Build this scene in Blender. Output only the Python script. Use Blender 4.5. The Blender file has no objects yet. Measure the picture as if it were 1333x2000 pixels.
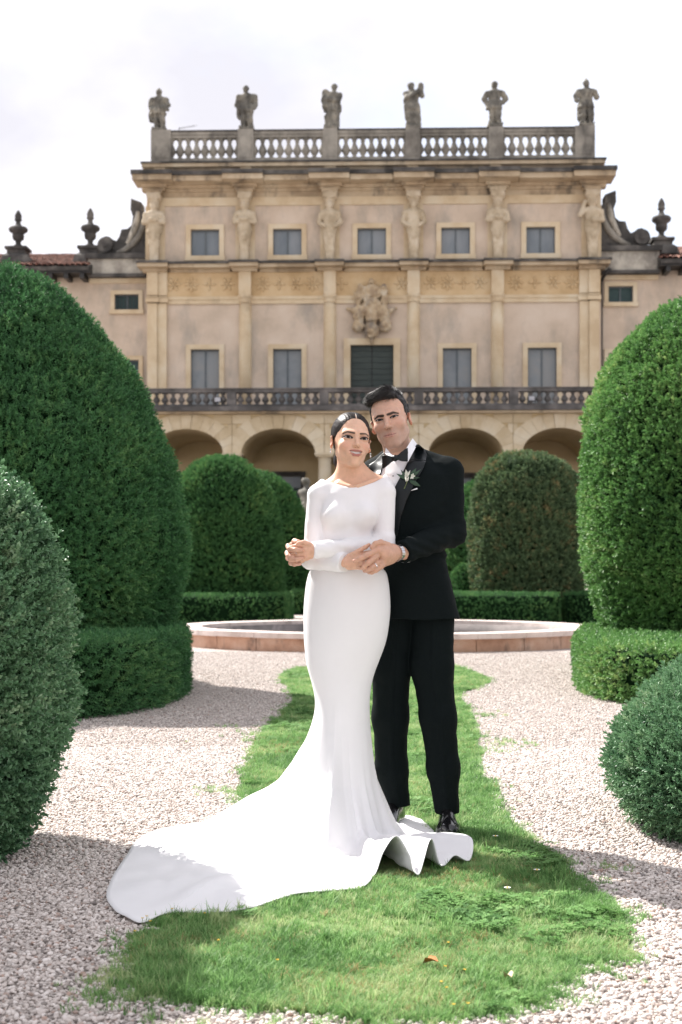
import bpy, math, random
import numpy as np
from mathutils import Vector, Matrix
from mathutils.bvhtree import BVHTree

R = math.radians
rng = np.random.default_rng(7)
random.seed(7)
scene = bpy.context.scene
COL = scene.collection

# ------------------------------------------------------------------ camera, sky, sun, exposure
CAM_H = 1.04          # photographer crouching
FPX, CXP, HYP = 2777.8, 666.5, 1125.0
cam_d = bpy.data.cameras.new('camera')
cam = bpy.data.objects.new('camera', cam_d)
COL.objects.link(cam)
cam.location = (0, 0, CAM_H)
cam.rotation_euler = (R(90), 0, 0)
cam_d.sensor_fit = 'VERTICAL'
cam_d.sensor_height = 36.0
cam_d.sensor_width = 24.0
cam_d.lens = 50.0
cam_d.shift_y = 125.0 / 2000.0
cam_d.clip_start = 0.1
cam_d.clip_end = 5000
cam_d.dof.use_dof = True
cam_d.dof.focus_distance = 5.55
cam_d.dof.aperture_fstop = 5.0
scene.camera = cam

SUN_AZ, SUN_EL = R(-43), R(46)      # behind and to the left of the couple
world = bpy.data.worlds.new('World')
scene.world = world
world.use_nodes = True
wn, wl = world.node_tree.nodes, world.node_tree.links
wn.clear()
w_out = wn.new('ShaderNodeOutputWorld')
w_bg = wn.new('ShaderNodeBackground')
w_bg.inputs['Strength'].default_value = 0.1
w_sky = wn.new('ShaderNodeTexSky')
w_sky.sky_type = 'NISHITA'
w_sky.sun_disc = False
w_sky.sun_elevation = SUN_EL
w_sky.sun_rotation = SUN_AZ % (2 * math.pi)
w_sky.dust_density = 1.0
w_tc = wn.new('ShaderNodeTexCoord')
w_map = wn.new('ShaderNodeMapping')
w_map.inputs['Location'].default_value = (26.39, 10.77, 5.81)
w_map.inputs['Scale'].default_value = (1.0, 1.0, 1.6)
w_no = wn.new('ShaderNodeTexNoise')
w_no.inputs['Scale'].default_value = 2.6
w_no.inputs['Detail'].default_value = 7
w_no.inputs['Roughness'].default_value = 0.55
w_rp = wn.new('ShaderNodeValToRGB')
w_rp.color_ramp.elements[0].position = 0.30
w_rp.color_ramp.elements[1].position = 0.50
w_rp.color_ramp.elements[0].color = (.62, .62, .62, 1)      # thin veil of cloud even in the gaps
w_mx = wn.new('ShaderNodeMix')
w_mx.data_type = 'RGBA'
w_cl = wn.new('ShaderNodeMix')
w_cl.data_type = 'RGBA'
w_cl.inputs['A'].default_value = (4.0, 3.95, 4.3, 1)
w_cl.inputs['B'].default_value = (5.7, 5.65, 5.9, 1)
w_no2 = wn.new('ShaderNodeTexNoise')
w_no2.inputs['Scale'].default_value = 3.4
w_no2.inputs['Detail'].default_value = 6
wl.new(w_tc.outputs['Generated'], w_map.inputs['Vector'])
wl.new(w_map.outputs['Vector'], w_no.inputs['Vector'])
wl.new(w_map.outputs['Vector'], w_no2.inputs['Vector'])
wl.new(w_no.outputs['Fac'], w_rp.inputs['Fac'])
wl.new(w_rp.outputs['Color'], w_mx.inputs['Factor'])
w_mr = wn.new('ShaderNodeMapRange')
w_mr.inputs['From Min'].default_value = 0.36
w_mr.inputs['From Max'].default_value = 0.60
wl.new(w_no2.outputs['Fac'], w_mr.inputs['Value'])
wl.new(w_mr.outputs['Result'], w_cl.inputs['Factor'])
wl.new(w_sky.outputs['Color'], w_mx.inputs['A'])
wl.new(w_cl.outputs['Result'], w_mx.inputs['B'])
wl.new(w_mx.outputs['Result'], w_bg.inputs['Color'])
wl.new(w_bg.outputs['Background'], w_out.inputs['Surface'])

sun_d = bpy.data.lights.new('sun', 'SUN')
sun_d.energy = 5.0
sun_d.angle = R(0.6)
sun_d.color = (1.0, 0.955, 0.90)
sun = bpy.data.objects.new('sun', sun_d)
COL.objects.link(sun)
s_dir = Vector((math.sin(SUN_AZ) * math.cos(SUN_EL), math.cos(SUN_AZ) * math.cos(SUN_EL), math.sin(SUN_EL)))
sun.rotation_euler = (-s_dir).to_track_quat('-Z', 'Y').to_euler()
sun.location = s_dir * 60

vs = scene.view_settings
vs.view_transform = 'Standard'
vs.look = 'None'
vs.gamma = 1.0
vs.use_curve_mapping = False
vs.exposure = 1.20
scene.cycles.use_denoising = True
scene.cycles.max_bounces = 6

# ------------------------------------------------------------------ helpers
def P(x, y, d):
    """point seen at photo pixel (x, y) when it stands d metres from the camera plane"""
    return np.array(((x - CXP) / FPX * d, d, CAM_H - (y - HYP) / FPX * d))

def G(x, y):
    """ground point under photo pixel (x, y)"""
    d = CAM_H * FPX / (y - HYP)
    return np.array(((x - CXP) / FPX * d, d))

def tag(o, label=None, cat=None, group=None, kind=None):
    if label: o['label'] = label
    if cat: o['category'] = cat
    if group: o['group'] = group
    if kind: o['kind'] = kind
    return o

def link(name, me, mat=None, parent=None, loc=None, rz=None):
    o = bpy.data.objects.new(name, me)
    COL.objects.link(o)
    if mat is not None and me is not None and not me.materials:
        me.materials.append(mat)
    if parent is not None: o.parent = parent
    if loc is not None: o.location = loc
    if rz is not None: o.rotation_euler = (0, 0, rz)
    return o

def empty(name, loc=(0, 0, 0), rz=0.0):
    return link(name, None, loc=loc, rz=rz)

def np_mesh(name, V, F, smooth=True, col=None):
    """mesh from vertex array and list of face arrays (each n x 3 or n x 4)"""
    V = np.asarray(V, dtype=np.float32).reshape(-1, 3)
    Fs = F if isinstance(F, list) and isinstance(F[0], np.ndarray) else [F]
    Fs = [np.asarray(f, dtype=np.int32) for f in Fs if len(f)]
    me = bpy.data.meshes.new(name)
    me.vertices.add(len(V))
    me.vertices.foreach_set('co', V.ravel())
    loops = np.concatenate([f.ravel() for f in Fs])
    tot = np.concatenate([np.full(len(f), f.shape[1], dtype=np.int32) for f in Fs])
    start = np.concatenate([[0], np.cumsum(tot)[:-1]]).astype(np.int32)
    me.loops.add(len(loops))
    me.loops.foreach_set('vertex_index', loops)
    me.polygons.add(len(tot))
    me.polygons.foreach_set('loop_start', start)
    me.polygons.foreach_set('loop_total', tot)
    me.update(calc_edges=True)
    me.polygons.foreach_set('use_smooth', np.full(len(tot), smooth, dtype=bool))
    if col is not None:
        a = me.color_attributes.new('Col', 'FLOAT_COLOR', 'POINT')
        c = np.ones((len(V), 4), dtype=np.float32)
        c[:, :3] = col
        a.data.foreach_set('color', c.ravel())
    me.validate()
    return me

class MB:
    """collects polygons of one piece"""
    def __init__(s): s.v, s.f = [], []
    def add(s, vs, fs):
        b = len(s.v)
        s.v += [tuple(v) for v in vs]
        s.f += [tuple(i + b for i in f) for f in fs]
        return s
    def box(s, x0, x1, y0, y1, z0, z1):
        return s.add([(x0, y0, z0), (x1, y0, z0), (x1, y1, z0), (x0, y1, z0), (x0, y0, z1), (x1, y0, z1), (x1, y1, z1), (x0, y1, z1)],
                     [(0, 1, 5, 4), (1, 2, 6, 5), (2, 3, 7, 6), (3, 0, 4, 7), (4, 5, 6, 7), (3, 2, 1, 0)])
    def prism(s, poly, y0, y1):
        """polygon in x,z extruded along y"""
        n = len(poly)
        vs = [(x, y0, z) for x, z in poly] + [(x, y1, z) for x, z in poly]
        fs = [tuple(range(n)), tuple(range(2 * n - 1, n - 1, -1))]
        fs += [(i, i + n, (i + 1) % n + n, (i + 1) % n) for i in range(n)]
        return s.add(vs, fs)
    def lathe(s, prof, c=(0, 0, 0), seg=12):
        vs, fs = [], []
        for r, z in prof:
            for k in range(seg):
                a = 2 * math.pi * k / seg
                vs.append((c[0] + r * math.cos(a), c[1] + r * math.sin(a), c[2] + z))
        for i in range(len(prof) - 1):
            for k in range(seg):
                k2 = (k + 1) % seg
                fs.append((i * seg + k, i * seg + k2, (i + 1) * seg + k2, (i + 1) * seg + k))
        fs.append(tuple(range(seg - 1, -1, -1)))
        b = (len(prof) - 1) * seg
        fs.append(tuple(range(b, b + seg)))
        return s.add(vs, fs)
    def tube(s, pts, rad, seg=6):
        pts = [Vector(p) for p in pts]
        rs = rad if hasattr(rad, '__len__') else [rad] * len(pts)
        vs, fs = [], []
        for i, p in enumerate(pts):
            t = (pts[min(i + 1, len(pts) - 1)] - pts[max(i - 1, 0)]).normalized()
            u = t.orthogonal().normalized() if i == 0 else (u - t * u.dot(t)).normalized()
            w = t.cross(u)
            for k in range(seg):
                a = 2 * math.pi * k / seg
                vs.append(p + (u * math.cos(a) + w * math.sin(a)) * rs[i])
        for i in range(len(pts) - 1):
            for k in range(seg):
                k2 = (k + 1) % seg
                fs.append((i * seg + k, i * seg + k2, (i + 1) * seg + k2, (i + 1) * seg + k))
        fs.append(tuple(range(seg - 1, -1, -1)))
        b = (len(pts) - 1) * seg
        fs.append(tuple(range(b, b + seg)))
        return s.add(vs, fs)
    def mesh(s, name, smooth=False):
        me = bpy.data.meshes.new(name)
        me.from_pydata(s.v, [], s.f)
        if smooth:
            me.polygons.foreach_set('use_smooth', np.ones(len(me.polygons), dtype=bool))
        return me
    def build(s, name, mat=None, parent=None, smooth=False, loc=None, rz=None):
        return link(name, s.mesh(name, smooth), mat, parent, loc, rz)

# ------------------------------------------------------------------ materials
MATS = {}
def material(name, cols, scale=3.0, rough=0.8, bump=0.0, bscale=30.0, stretch=(1, 1, 1), lo=0.35, hi=0.65, rnd=0.0,
             spec=0.4, coord='world', sheen=0.0, transl=0.0, sss=0.0, stain=None, metal=0.0, coat=0.0, vcol=False, aniso=None):
    m = bpy.data.materials.new(name)
    m.use_nodes = True
    nt = m.node_tree
    n, l = nt.nodes, nt.links
    bs = n['Principled BSDF']
    bs.inputs['Roughness'].default_value = rough
    bs.inputs['Specular IOR Level'].default_value = spec
    bs.inputs['Metallic'].default_value = metal
    bs.inputs['Coat Weight'].default_value = coat
    bs.inputs['Sheen Weight'].default_value = sheen
    if sss:
        bs.inputs['Subsurface Weight'].default_value = sss
        bs.inputs['Subsurface Radius'].default_value = (0.9, 0.35, 0.2)
        bs.inputs['Subsurface Scale'].default_value = 0.012
    if coord == 'world':
        vec = n.new('ShaderNodeNewGeometry').outputs['Position']
    else:
        vec = n.new('ShaderNodeTexCoord').outputs['Object']
    mp = n.new('ShaderNodeMapping')
    mp.inputs['Scale'].default_value = stretch
    l.new(vec, mp.inputs['Vector'])
    no = n.new('ShaderNodeTexNoise')
    no.inputs['Scale'].default_value = scale
    no.inputs['Detail'].default_value = 6
    no.inputs['Roughness'].default_value = 0.6
    l.new(mp.outputs['Vector'], no.inputs['Vector'])
    rp = n.new('ShaderNodeValToRGB')
    cr = rp.color_ramp
    k = len(cols)
    cr.elements[0].position = lo
    cr.elements[1].position = hi
    for i in range(1, k - 1): cr.elements.new(lo + (hi - lo) * i / (k - 1))
    for i, c in enumerate(cols): cr.elements[i].color = (*c, 1)
    l.new(no.outputs['Fac'], rp.inputs['Fac'])
    colr = rp.outputs['Color']
    if rnd:
        oi = n.new('ShaderNodeObjectInfo')
        ad = n.new('ShaderNodeMath'); ad.operation = 'MULTIPLY_ADD'
        ad.inputs[1].default_value = rnd
        ad.inputs[2].default_value = -rnd / 2
        l.new(oi.outputs['Random'], ad.inputs[0])
        a2 = n.new('ShaderNodeMath'); a2.operation = 'ADD'
        l.new(ad.outputs[0], a2.inputs[0]); l.new(no.outputs['Fac'], a2.inputs[1])
        l.new(a2.outputs[0], rp.inputs['Fac'])
    if vcol:
        at = n.new('ShaderNodeAttribute'); at.attribute_name = 'Col'
        mm = n.new('ShaderNodeMix'); mm.data_type = 'RGBA'; mm.blend_type = 'MULTIPLY'
        mm.inputs['Factor'].default_value = 1.0
        l.new(at.outputs['Color'], mm.inputs['A']); l.new(colr, mm.inputs['B'])
        colr = mm.outputs['Result']
    if stain:
        scol, sscale, slo, shi = stain
        n2 = n.new('ShaderNodeTexNoise'); n2.inputs['Scale'].default_value = sscale
        n2.inputs['Detail'].default_value = 8; n2.inputs['Roughness'].default_value = 0.68
        mp2 = n.new('ShaderNodeMapping'); mp2.inputs['Scale'].default_value = (1, 1, 0.45)
        l.new(vec, mp2.inputs['Vector']); l.new(mp2.outputs['Vector'], n2.inputs['Vector'])
        r2 = n.new('ShaderNodeValToRGB')
        r2.color_ramp.elements[0].position = slo; r2.color_ramp.elements[1].position = shi
        l.new(n2.outputs['Fac'], r2.inputs['Fac'])
        mx = n.new('ShaderNodeMix'); mx.data_type = 'RGBA'
        l.new(r2.outputs['Color'], mx.inputs['Factor']); l.new(colr, mx.inputs['A'])
        mx.inputs['B'].default_value = (*scol, 1)
        colr = mx.outputs['Result']
    l.new(colr, bs.inputs['Base Color'])
    if bump:
        nb = n.new('ShaderNodeTexNoise'); nb.inputs['Scale'].default_value = bscale
        nb.inputs['Detail'].default_value = 5
        mp3 = n.new('ShaderNodeMapping'); mp3.inputs['Scale'].default_value = aniso or (1, 1, 1)
        l.new(vec, mp3.inputs['Vector']); l.new(mp3.outputs['Vector'], nb.inputs['Vector'])
        bp = n.new('ShaderNodeBump'); bp.inputs['Strength'].default_value = bump
        bp.inputs['Distance'].default_value = 0.02
        l.new(nb.outputs['Fac'], bp.inputs['Height']); l.new(bp.outputs['Normal'], bs.inputs['Normal'])
    if transl:
        tr = n.new('ShaderNodeBsdfTranslucent')
        l.new(colr, tr.inputs['Color'])
        mxs = n.new('ShaderNodeMixShader'); mxs.inputs[0].default_value = transl
        l.new(bs.outputs['BSDF'], mxs.inputs[1]); l.new(tr.outputs['BSDF'], mxs.inputs[2])
        l.new(mxs.outputs[0], n['Material Output'].inputs['Surface'])
    MATS[name] = m
    return m

# ------------------------------------------------------------------ signed-distance modelling (smooth organic surfaces)
def rcone(p, a, b, r1, r2):
    a = np.asarray(a, np.float32); b = np.asarray(b, np.float32)
    ba = b - a
    pa = p - a
    h = np.clip((pa @ ba) / max(float(ba @ ba), 1e-9), 0, 1)
    return np.linalg.norm(pa - h[:, None] * ba, axis=1) - (r1 + (r2 - r1) * h)

def ell(p, c, r, M=None):
    q = p - np.asarray(c, np.float32)
    if M is not None: q = q @ M
    r = np.asarray(r, np.float32)
    k0 = np.linalg.norm(q / r, axis=1)
    k1 = np.linalg.norm(q / (r * r), axis=1) + 1e-9
    return k0 * (k0 - 1) / k1

def smin(a, b, k):
    h = np.clip(0.5 + 0.5 * (b - a) / k, 0, 1)
    return b + (a - b) * h - k * h * (1 - h)

def smax(a, b, k): return -smin(-a, -b, k)

def chain(p, pts, rs, k=0.006):
    d = None
    for i in range(len(pts) - 1):
        e = rcone(p, pts[i], pts[i + 1], rs[i], rs[i + 1])
        d = e if d is None else smin(d, e, k)
    return d

def loft(p, zs, cx, cy, rx, ry, power=2.0):
    z = p[:, 2]
    o = np.argsort(zs)
    zs = np.asarray(zs, float)[o]
    I = lambda v: np.interp(z, zs, np.asarray(v, float)[o])
    X, Y, RX, RY = I(cx), I(cy), I(rx), I(ry)
    q = (np.abs((p[:, 0] - X) / RX) ** power + np.abs((p[:, 1] - Y) / RY) ** power) ** (1 / power)
    d = (q - 1) * np.minimum(RX, RY)
    return np.maximum(d, np.maximum(z - zs[-1], zs[0] - z))

def sdf_mesh(fn, lo, hi, res):
    """surface nets over the zero level of fn, evaluated only in blocks near the surface"""
    lo = np.asarray(lo, float); hi = np.asarray(hi, float)
    B = 8
    nb = np.ceil((hi - lo) / (res * B)).astype(int)
    n = nb * B + 1
    half = res * B / 2
    ci = np.stack(np.meshgrid(*[np.arange(k) for k in nb], indexing='ij'), -1).reshape(-1, 3)
    cc = (lo + (ci + 0.5) * res * B).astype(np.float32)
    dc = fn(cc)
    vol = np.full(n, 1.0, np.float32)
    act = np.abs(dc) < half * 2.6
    for c in ci[(dc < 0) & ~act]:
        i, j, k = c * B
        vol[i:i + B + 1, j:j + B + 1, k:k + B + 1] = -1
    loc = np.stack(np.meshgrid(*[np.arange(B + 1)] * 3, indexing='ij'), -1).reshape(-1, 3)
    ac = ci[act]
    CH = 600
    for s in range(0, len(ac), CH):
        blk = ac[s:s + CH]
        idx = (blk[:, None, :] * B + loc[None]).reshape(-1, 3)
        vals = fn((lo + idx * res).astype(np.float32))
        vol[idx[:, 0], idx[:, 1], idx[:, 2]] = vals
    ins = vol < 0
    cell = np.zeros(n - 1, np.int8)
    corners = [(a, b, c) for a in (0, 1) for b in (0, 1) for c in (0, 1)]
    for a, b, c in corners:
        cell += ins[a:n[0] - 1 + a, b:n[1] - 1 + b, c:n[2] - 1 + c]
    A = np.argwhere((cell > 0) & (cell < 8))
    idm = np.full(n - 1, -1, np.int64)
    idm[A[:, 0], A[:, 1], A[:, 2]] = np.arange(len(A))
    acc = np.zeros((len(A), 3)); cnt = np.zeros(len(A))
    for ax in range(3):
        o1, o2 = [k for k in range(3) if k != ax]
        for u in (0, 1):
            for w in (0, 1):
                s0 = np.zeros(3, int); s0[o1] = u; s0[o2] = w
                s1 = s0.copy(); s1[ax] = 1
                i0 = A + s0; i1 = A + s1
                v0 = vol[i0[:, 0], i0[:, 1], i0[:, 2]]; v1 = vol[i1[:, 0], i1[:, 1], i1[:, 2]]
                m = (v0 < 0) != (v1 < 0)
                t = np.where(m, v0 / np.where(v0 == v1, 1, v0 - v1), 0)
                pos = s0 + (s1 - s0) * t[:, None]
                acc += np.where(m[:, None], pos, 0); cnt += m
    V = lo + (A + acc / np.maximum(cnt, 1)[:, None]) * res
    Q = []
    for ax in range(3):
        o1, o2 = [k for k in range(3) if k != ax]
        sl0 = [slice(None)] * 3; sl1 = [slice(None)] * 3
        sl0[ax] = slice(0, n[ax] - 1); sl1[ax] = slice(1, n[ax])
        ch = ins[tuple(sl0)] != ins[tuple(sl1)]
        E = np.argwhere(ch)
        E = E[(E[:, o1] > 0) & (E[:, o2] > 0) & (E[:, o1] < n[o1] - 1) & (E[:, o2] < n[o2] - 1)]
        d1 = np.zeros(3, int); d1[o1] = 1
        d2 = np.zeros(3, int); d2[o2] = 1
        q = np.stack([idm[tuple((E - d1 - d2).T)], idm[tuple((E - d2).T)], idm[tuple(E.T)], idm[tuple((E - d1).T)]], 1)
        flip = ins[E[:, 0], E[:, 1], E[:, 2]]
        if ax == 1: flip = ~flip
        q[~flip] = q[~flip][:, ::-1]
        Q.append(q)
    Q = np.concatenate(Q)
    return V, Q[(Q >= 0).all(1)]

def vnoise(p, scale, seed=0):
    """smooth value noise in -1..1"""
    q = np.asarray(p, float) * scale + 100.0
    i = np.floor(q).astype(np.int64); f = q - i
    f = f * f * (3 - 2 * f)
    def h(a, b, c):
        x = (a * 73856093) ^ (b * 19349663) ^ (c * 83492791) ^ (seed * 2654435761)
        x = (x ^ (x >> 13)) * 1274126177
        return ((x & 0xffff) / 32767.5) - 1
    r = 0
    for dx in (0, 1):
        for dy in (0, 1):
            for dz in (0, 1):
                w = (f[:, 0] if dx else 1 - f[:, 0]) * (f[:, 1] if dy else 1 - f[:, 1]) * (f[:, 2] if dz else 1 - f[:, 2])
                r = r + w * h(i[:, 0] + dx, i[:, 1] + dy, i[:, 2] + dz)
    return r

def sdf_obj(name, fn, lo, hi, res, mat, parent=None, colfn=None):
    V, Q = sdf_mesh(fn, lo, hi, res)
    return link(name, np_mesh(name, V, Q, True, colfn(V) if colfn else None), mat, parent)

# ------------------------------------------------------------------ scattering (only for what nobody could count)
def frames_to_euler(zaxis, spin):
    z = zaxis / np.linalg.norm(zaxis, axis=1)[:, None]
    ref = np.where(np.abs(z[:, 2:3]) < 0.95, np.array([[0, 0, 1.0]]), np.array([[1.0, 0, 0]]))
    x = np.cross(ref, z); x /= np.linalg.norm(x, axis=1)[:, None]
    y = np.cross(z, x)
    c, s = np.cos(spin)[:, None], np.sin(spin)[:, None]
    x2 = x * c + y * s; y2 = -x * s + y * c
    return np.stack([np.arctan2(y2[:, 2], z[:, 2]), np.arcsin(np.clip(-x2[:, 2], -1, 1)), np.arctan2(x2[:, 1], x2[:, 0])], 1)

def scatter(name, pts, rot, scl, templates, mat, parent=None):
    me = bpy.data.meshes.new(name)
    me.vertices.add(len(pts))
    me.vertices.foreach_set('co', np.asarray(pts, np.float32).ravel())
    a = me.attributes.new('rot', 'FLOAT_VECTOR', 'POINT'); a.data.foreach_set('vector', np.asarray(rot, np.float32).ravel())
    scl = np.asarray(scl, np.float32)
    if scl.ndim == 1: scl = np.repeat(scl[:, None], 3, 1)
    a = me.attributes.new('scl', 'FLOAT_VECTOR', 'POINT'); a.data.foreach_set('vector', scl.ravel())
    o = link(name, me, None, parent)
    cl = bpy.data.collections.new(name + '_pieces')
    for t in templates:
        if mat is not None and not t.materials: t.materials.append(mat)
        cl.objects.link(bpy.data.objects.new(t.name, t))
    ng = bpy.data.node_groups.new(name, 'GeometryNodeTree')
    ng.interface.new_socket('Geometry', in_out='INPUT', socket_type='NodeSocketGeometry')
    ng.interface.new_socket('Geometry', in_out='OUTPUT', socket_type='NodeSocketGeometry')
    N, L = ng.nodes, ng.links
    gi, go = N.new('NodeGroupInput'), N.new('NodeGroupOutput')
    ci = N.new('GeometryNodeCollectionInfo')
    ci.inputs['Collection'].default_value = cl
    ci.inputs['Separate Children'].default_value = True
    ci.inputs['Reset Children'].default_value = True
    ip = N.new('GeometryNodeInstanceOnPoints')
    ip.inputs['Pick Instance'].default_value = True
    ra = N.new('GeometryNodeInputNamedAttribute'); ra.data_type = 'FLOAT_VECTOR'; ra.inputs['Name'].default_value = 'rot'
    sa = N.new('GeometryNodeInputNamedAttribute'); sa.data_type = 'FLOAT_VECTOR'; sa.inputs['Name'].default_value = 'scl'
    L.new(gi.outputs[0], ip.inputs['Points'])
    L.new(ci.outputs[0], ip.inputs['Instance'])
    L.new(ra.outputs['Attribute'], ip.inputs['Rotation'])
    L.new(sa.outputs['Attribute'], ip.inputs['Scale'])
    L.new(ip.outputs[0], go.inputs[0])
    md = o.modifiers.new('scatter', 'NODES')
    md.node_group = ng
    return o

def in_poly(pts, poly):
    x, y = pts[:, 0], pts[:, 1]
    ins = np.zeros(len(pts), bool)
    n = len(poly)
    for i in range(n):
        x0, y0 = poly[i]; x1, y1 = poly[(i + 1) % n]
        c = (y0 > y) != (y1 > y)
        ins ^= c & (x < (x1 - x0) * (y - y0) / ((y1 - y0) if y1 != y0 else 1e-9) + x0)
    return ins

def catmull(pts, n, closed=True):
    pts = np.asarray(pts, float)
    m = len(pts)
    t = np.linspace(0, m if closed else m - 1, n, endpoint=not closed)
    i = np.floor(t).astype(int)
    if not closed: i = np.minimum(i, m - 2)
    f = (t - i)[:, None]
    g = lambda k: pts[k % m] if closed else pts[np.clip(k, 0, m - 1)]
    p0, p1, p2, p3 = g(i - 1), g(i), g(i + 1), g(i + 2)
    return 0.5 * (2 * p1 + (p2 - p0) * f + (2 * p0 - 5 * p1 + 4 * p2 - p3) * f ** 2 + (3 * p1 - p0 - 3 * p2 + p3) * f ** 3)

# train outline on the ground (used to keep grass and pebbles from piercing the dress)
HEM = [  # photo pixel x, y of the hem and its height above the ground
    (816, 1604, .0), (858, 1640, .0), (906, 1668, .05), (924, 1676, .045), (917, 1690, .0), (890, 1692, .02), (862, 1700, .0), (842, 1700, .095), (819, 1720, .0),
    (800, 1712, .06), (775, 1708, .115), (750, 1712, .07), (733, 1718, .0), (708, 1742, .0), (630, 1750, .0), (570, 1757, .0), (498, 1782, .0), (420, 1791, .0), (330, 1792, .0),
    (290, 1808, .0), (262, 1808, .0), (222, 1784, .0), (209, 1748, .0), (244, 1684, .0), (286, 1636, .0)]
TRAIN = np.array([G(x, y) for x, y, z in HEM] + [(-.60, 5.85), (-.30, 6.0), (0., 6.08), (.2, 6.08)])

# ================================================================== GROUND
def ground_mat():
    m = bpy.data.materials.new('gravel_ground'); m.use_nodes = True
    n, l = m.node_tree.nodes, m.node_tree.links
    bs = n['Principled BSDF']; bs.inputs['Roughness'].default_value = 0.9
    g = n.new('ShaderNodeNewGeometry')
    v = n.new('ShaderNodeTexVoronoi'); v.inputs['Scale'].default_value = 62
    l.new(g.outputs['Position'], v.inputs['Vector'])
    rp = n.new('ShaderNodeValToRGB')
    e = rp.color_ramp.elements
    e[0].color = (.31, .265, .24, 1); e[1].color = (.62, .545, .505, 1)
    m1 = e.new(.35); m1.color = (.49, .425, .39, 1)
    m2 = e.new(.7); m2.color = (.55, .485, .445, 1)
    s = n.new('ShaderNodeSeparateColor'); l.new(v.outputs['Color'], s.inputs[0]); l.new(s.outputs[0], rp.inputs[0])
    v2 = n.new('ShaderNodeTexVoronoi'); v2.inputs['Scale'].default_value = 62; v2.feature = 'DISTANCE_TO_EDGE'
    l.new(g.outputs['Position'], v2.inputs['Vector'])
    r2 = n.new('ShaderNodeValToRGB'); r2.color_ramp.elements[0].color = (.30, .27, .255, 1); r2.color_ramp.elements[1].position = .12
    l.new(v2.outputs['Distance'], r2.inputs[0])
    mx = n.new('ShaderNodeMix'); mx.data_type = 'RGBA'; mx.blend_type = 'MULTIPLY'; mx.inputs['Factor'].default_value = .8
    l.new(rp.outputs[0], mx.inputs['A']); l.new(r2.outputs[0], mx.inputs['B']); l.new(mx.outputs['Result'], bs.inputs['Base Color'])
    bp = n.new('ShaderNodeBump'); bp.inputs['Strength'].default_value = .8; bp.inputs['Distance'].default_value = .008
    l.new(r2.outputs[0], bp.inputs['Height']); l.new(bp.outputs[0], bs.inputs['Normal'])
    return m

GRAVEL = ground_mat()
# one sheet to the horizon; it rises to a terrace in front of the villa
def ground_z(y):
    t = np.clip((np.asarray(y, float) - 42.0) / 9.0, 0, 1)
    return 2.35 * t * t * (3 - 2 * t)
ys = np.concatenate([np.linspace(-30, 40, 15), np.linspace(42, 51, 19), np.linspace(60, 1500, 12)])
xs = np.concatenate([[-900, -300, -80], np.linspace(-40, 40, 9), [80, 300, 900]])
XX, YY = np.meshgrid(xs, ys)
GV = np.stack([XX.ravel(), YY.ravel(), ground_z(YY.ravel())], 1)
nx, ny = len(xs), len(ys)
GF = [(j * nx + i, j * nx + i + 1, (j + 1) * nx + i + 1, (j + 1) * nx + i) for j in range(ny - 1) for i in range(nx - 1)]
ground = link('ground', np_mesh('ground', GV, GF), GRAVEL)
tag(ground, 'pale pink gravel path ground around the lawn and fountain', kind='structure')

# lawn tongue between the two gravel paths (outline read off the photograph onto the ground)
LAWN_PX = [(250, 1868), (262, 1838), (300, 1790), (350, 1745), (400, 1690), (440, 1630), (466, 1570), (470, 1525), (482, 1488), (498, 1448), (530, 1415),
           (552, 1392), (575, 1365), (562, 1345), (546, 1324), (565, 1310), (594, 1303), (660, 1299), (750, 1298), (830, 1298), (888, 1301), (954, 1327), (935, 1343),
           (900, 1358), (918, 1388), (932, 1430), (942, 1472), (944, 1515), (972, 1549), (994, 1601), (1043, 1650), (1103, 1691), (1170, 1744),
           (1208, 1777), (1225, 1819), (1227, 1867), (1193, 1886), (1133, 1894), (1095, 1945), (972, 1984), (923, 1992), (800, 1996), (690, 1990),
           (480, 1975), (330, 1955), (280, 1945), (262, 1905)]
LAWN = np.array([G(*p) for p in LAWN_PX])
LAWN = catmull(LAWN, 220)
def smooth_poly_noise(poly, amp, seed):
    p3 = np.concatenate([poly, np.zeros((len(poly), 1))], 1)
    return poly + amp * np.stack([vnoise(p3, 9, seed), vnoise(p3, 9, seed + 1)], 1)
LAWN = smooth_poly_noise(LAWN, .022, 3)

soil_m = material('lawn_soil', [(.10, .15, .055), (.16, .23, .08), (.28, .25, .14)], scale=7, rough=.95, bump=.6, bscale=120, lo=.3, hi=.75)
# lawn sheet: fine grid clipped to the outline, gently domed above the gravel
def lawn_height(pts):
    d = np.full(len(pts), 9.0)
    for i in range(0, len(LAWN)):
        a, b = LAWN[i], LAWN[(i + 1) % len(LAWN)]
        ba = b - a
        t = np.clip(((pts - a) @ ba) / (ba @ ba + 1e-12), 0, 1)
        d = np.minimum(d, np.linalg.norm(pts - a - t[:, None] * ba, axis=1))
    return d
def build_lawn():
    c = LAWN.mean(0)
    import bmesh
    bm = bmesh.new()
    vs = [bm.verts.new((x, y, .004)) for x, y in LAWN]
    f = bm.faces.new(vs)
    bmesh.ops.triangulate(bm, faces=[f])
    me = bpy.data.meshes.new('lawn'); bm.to_mesh(me); bm.free()
    return me
lawn = link('lawn', build_lawn(), soil_m)
tag(lawn, 'tongue of short green lawn the couple stands on', kind='structure')

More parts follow.
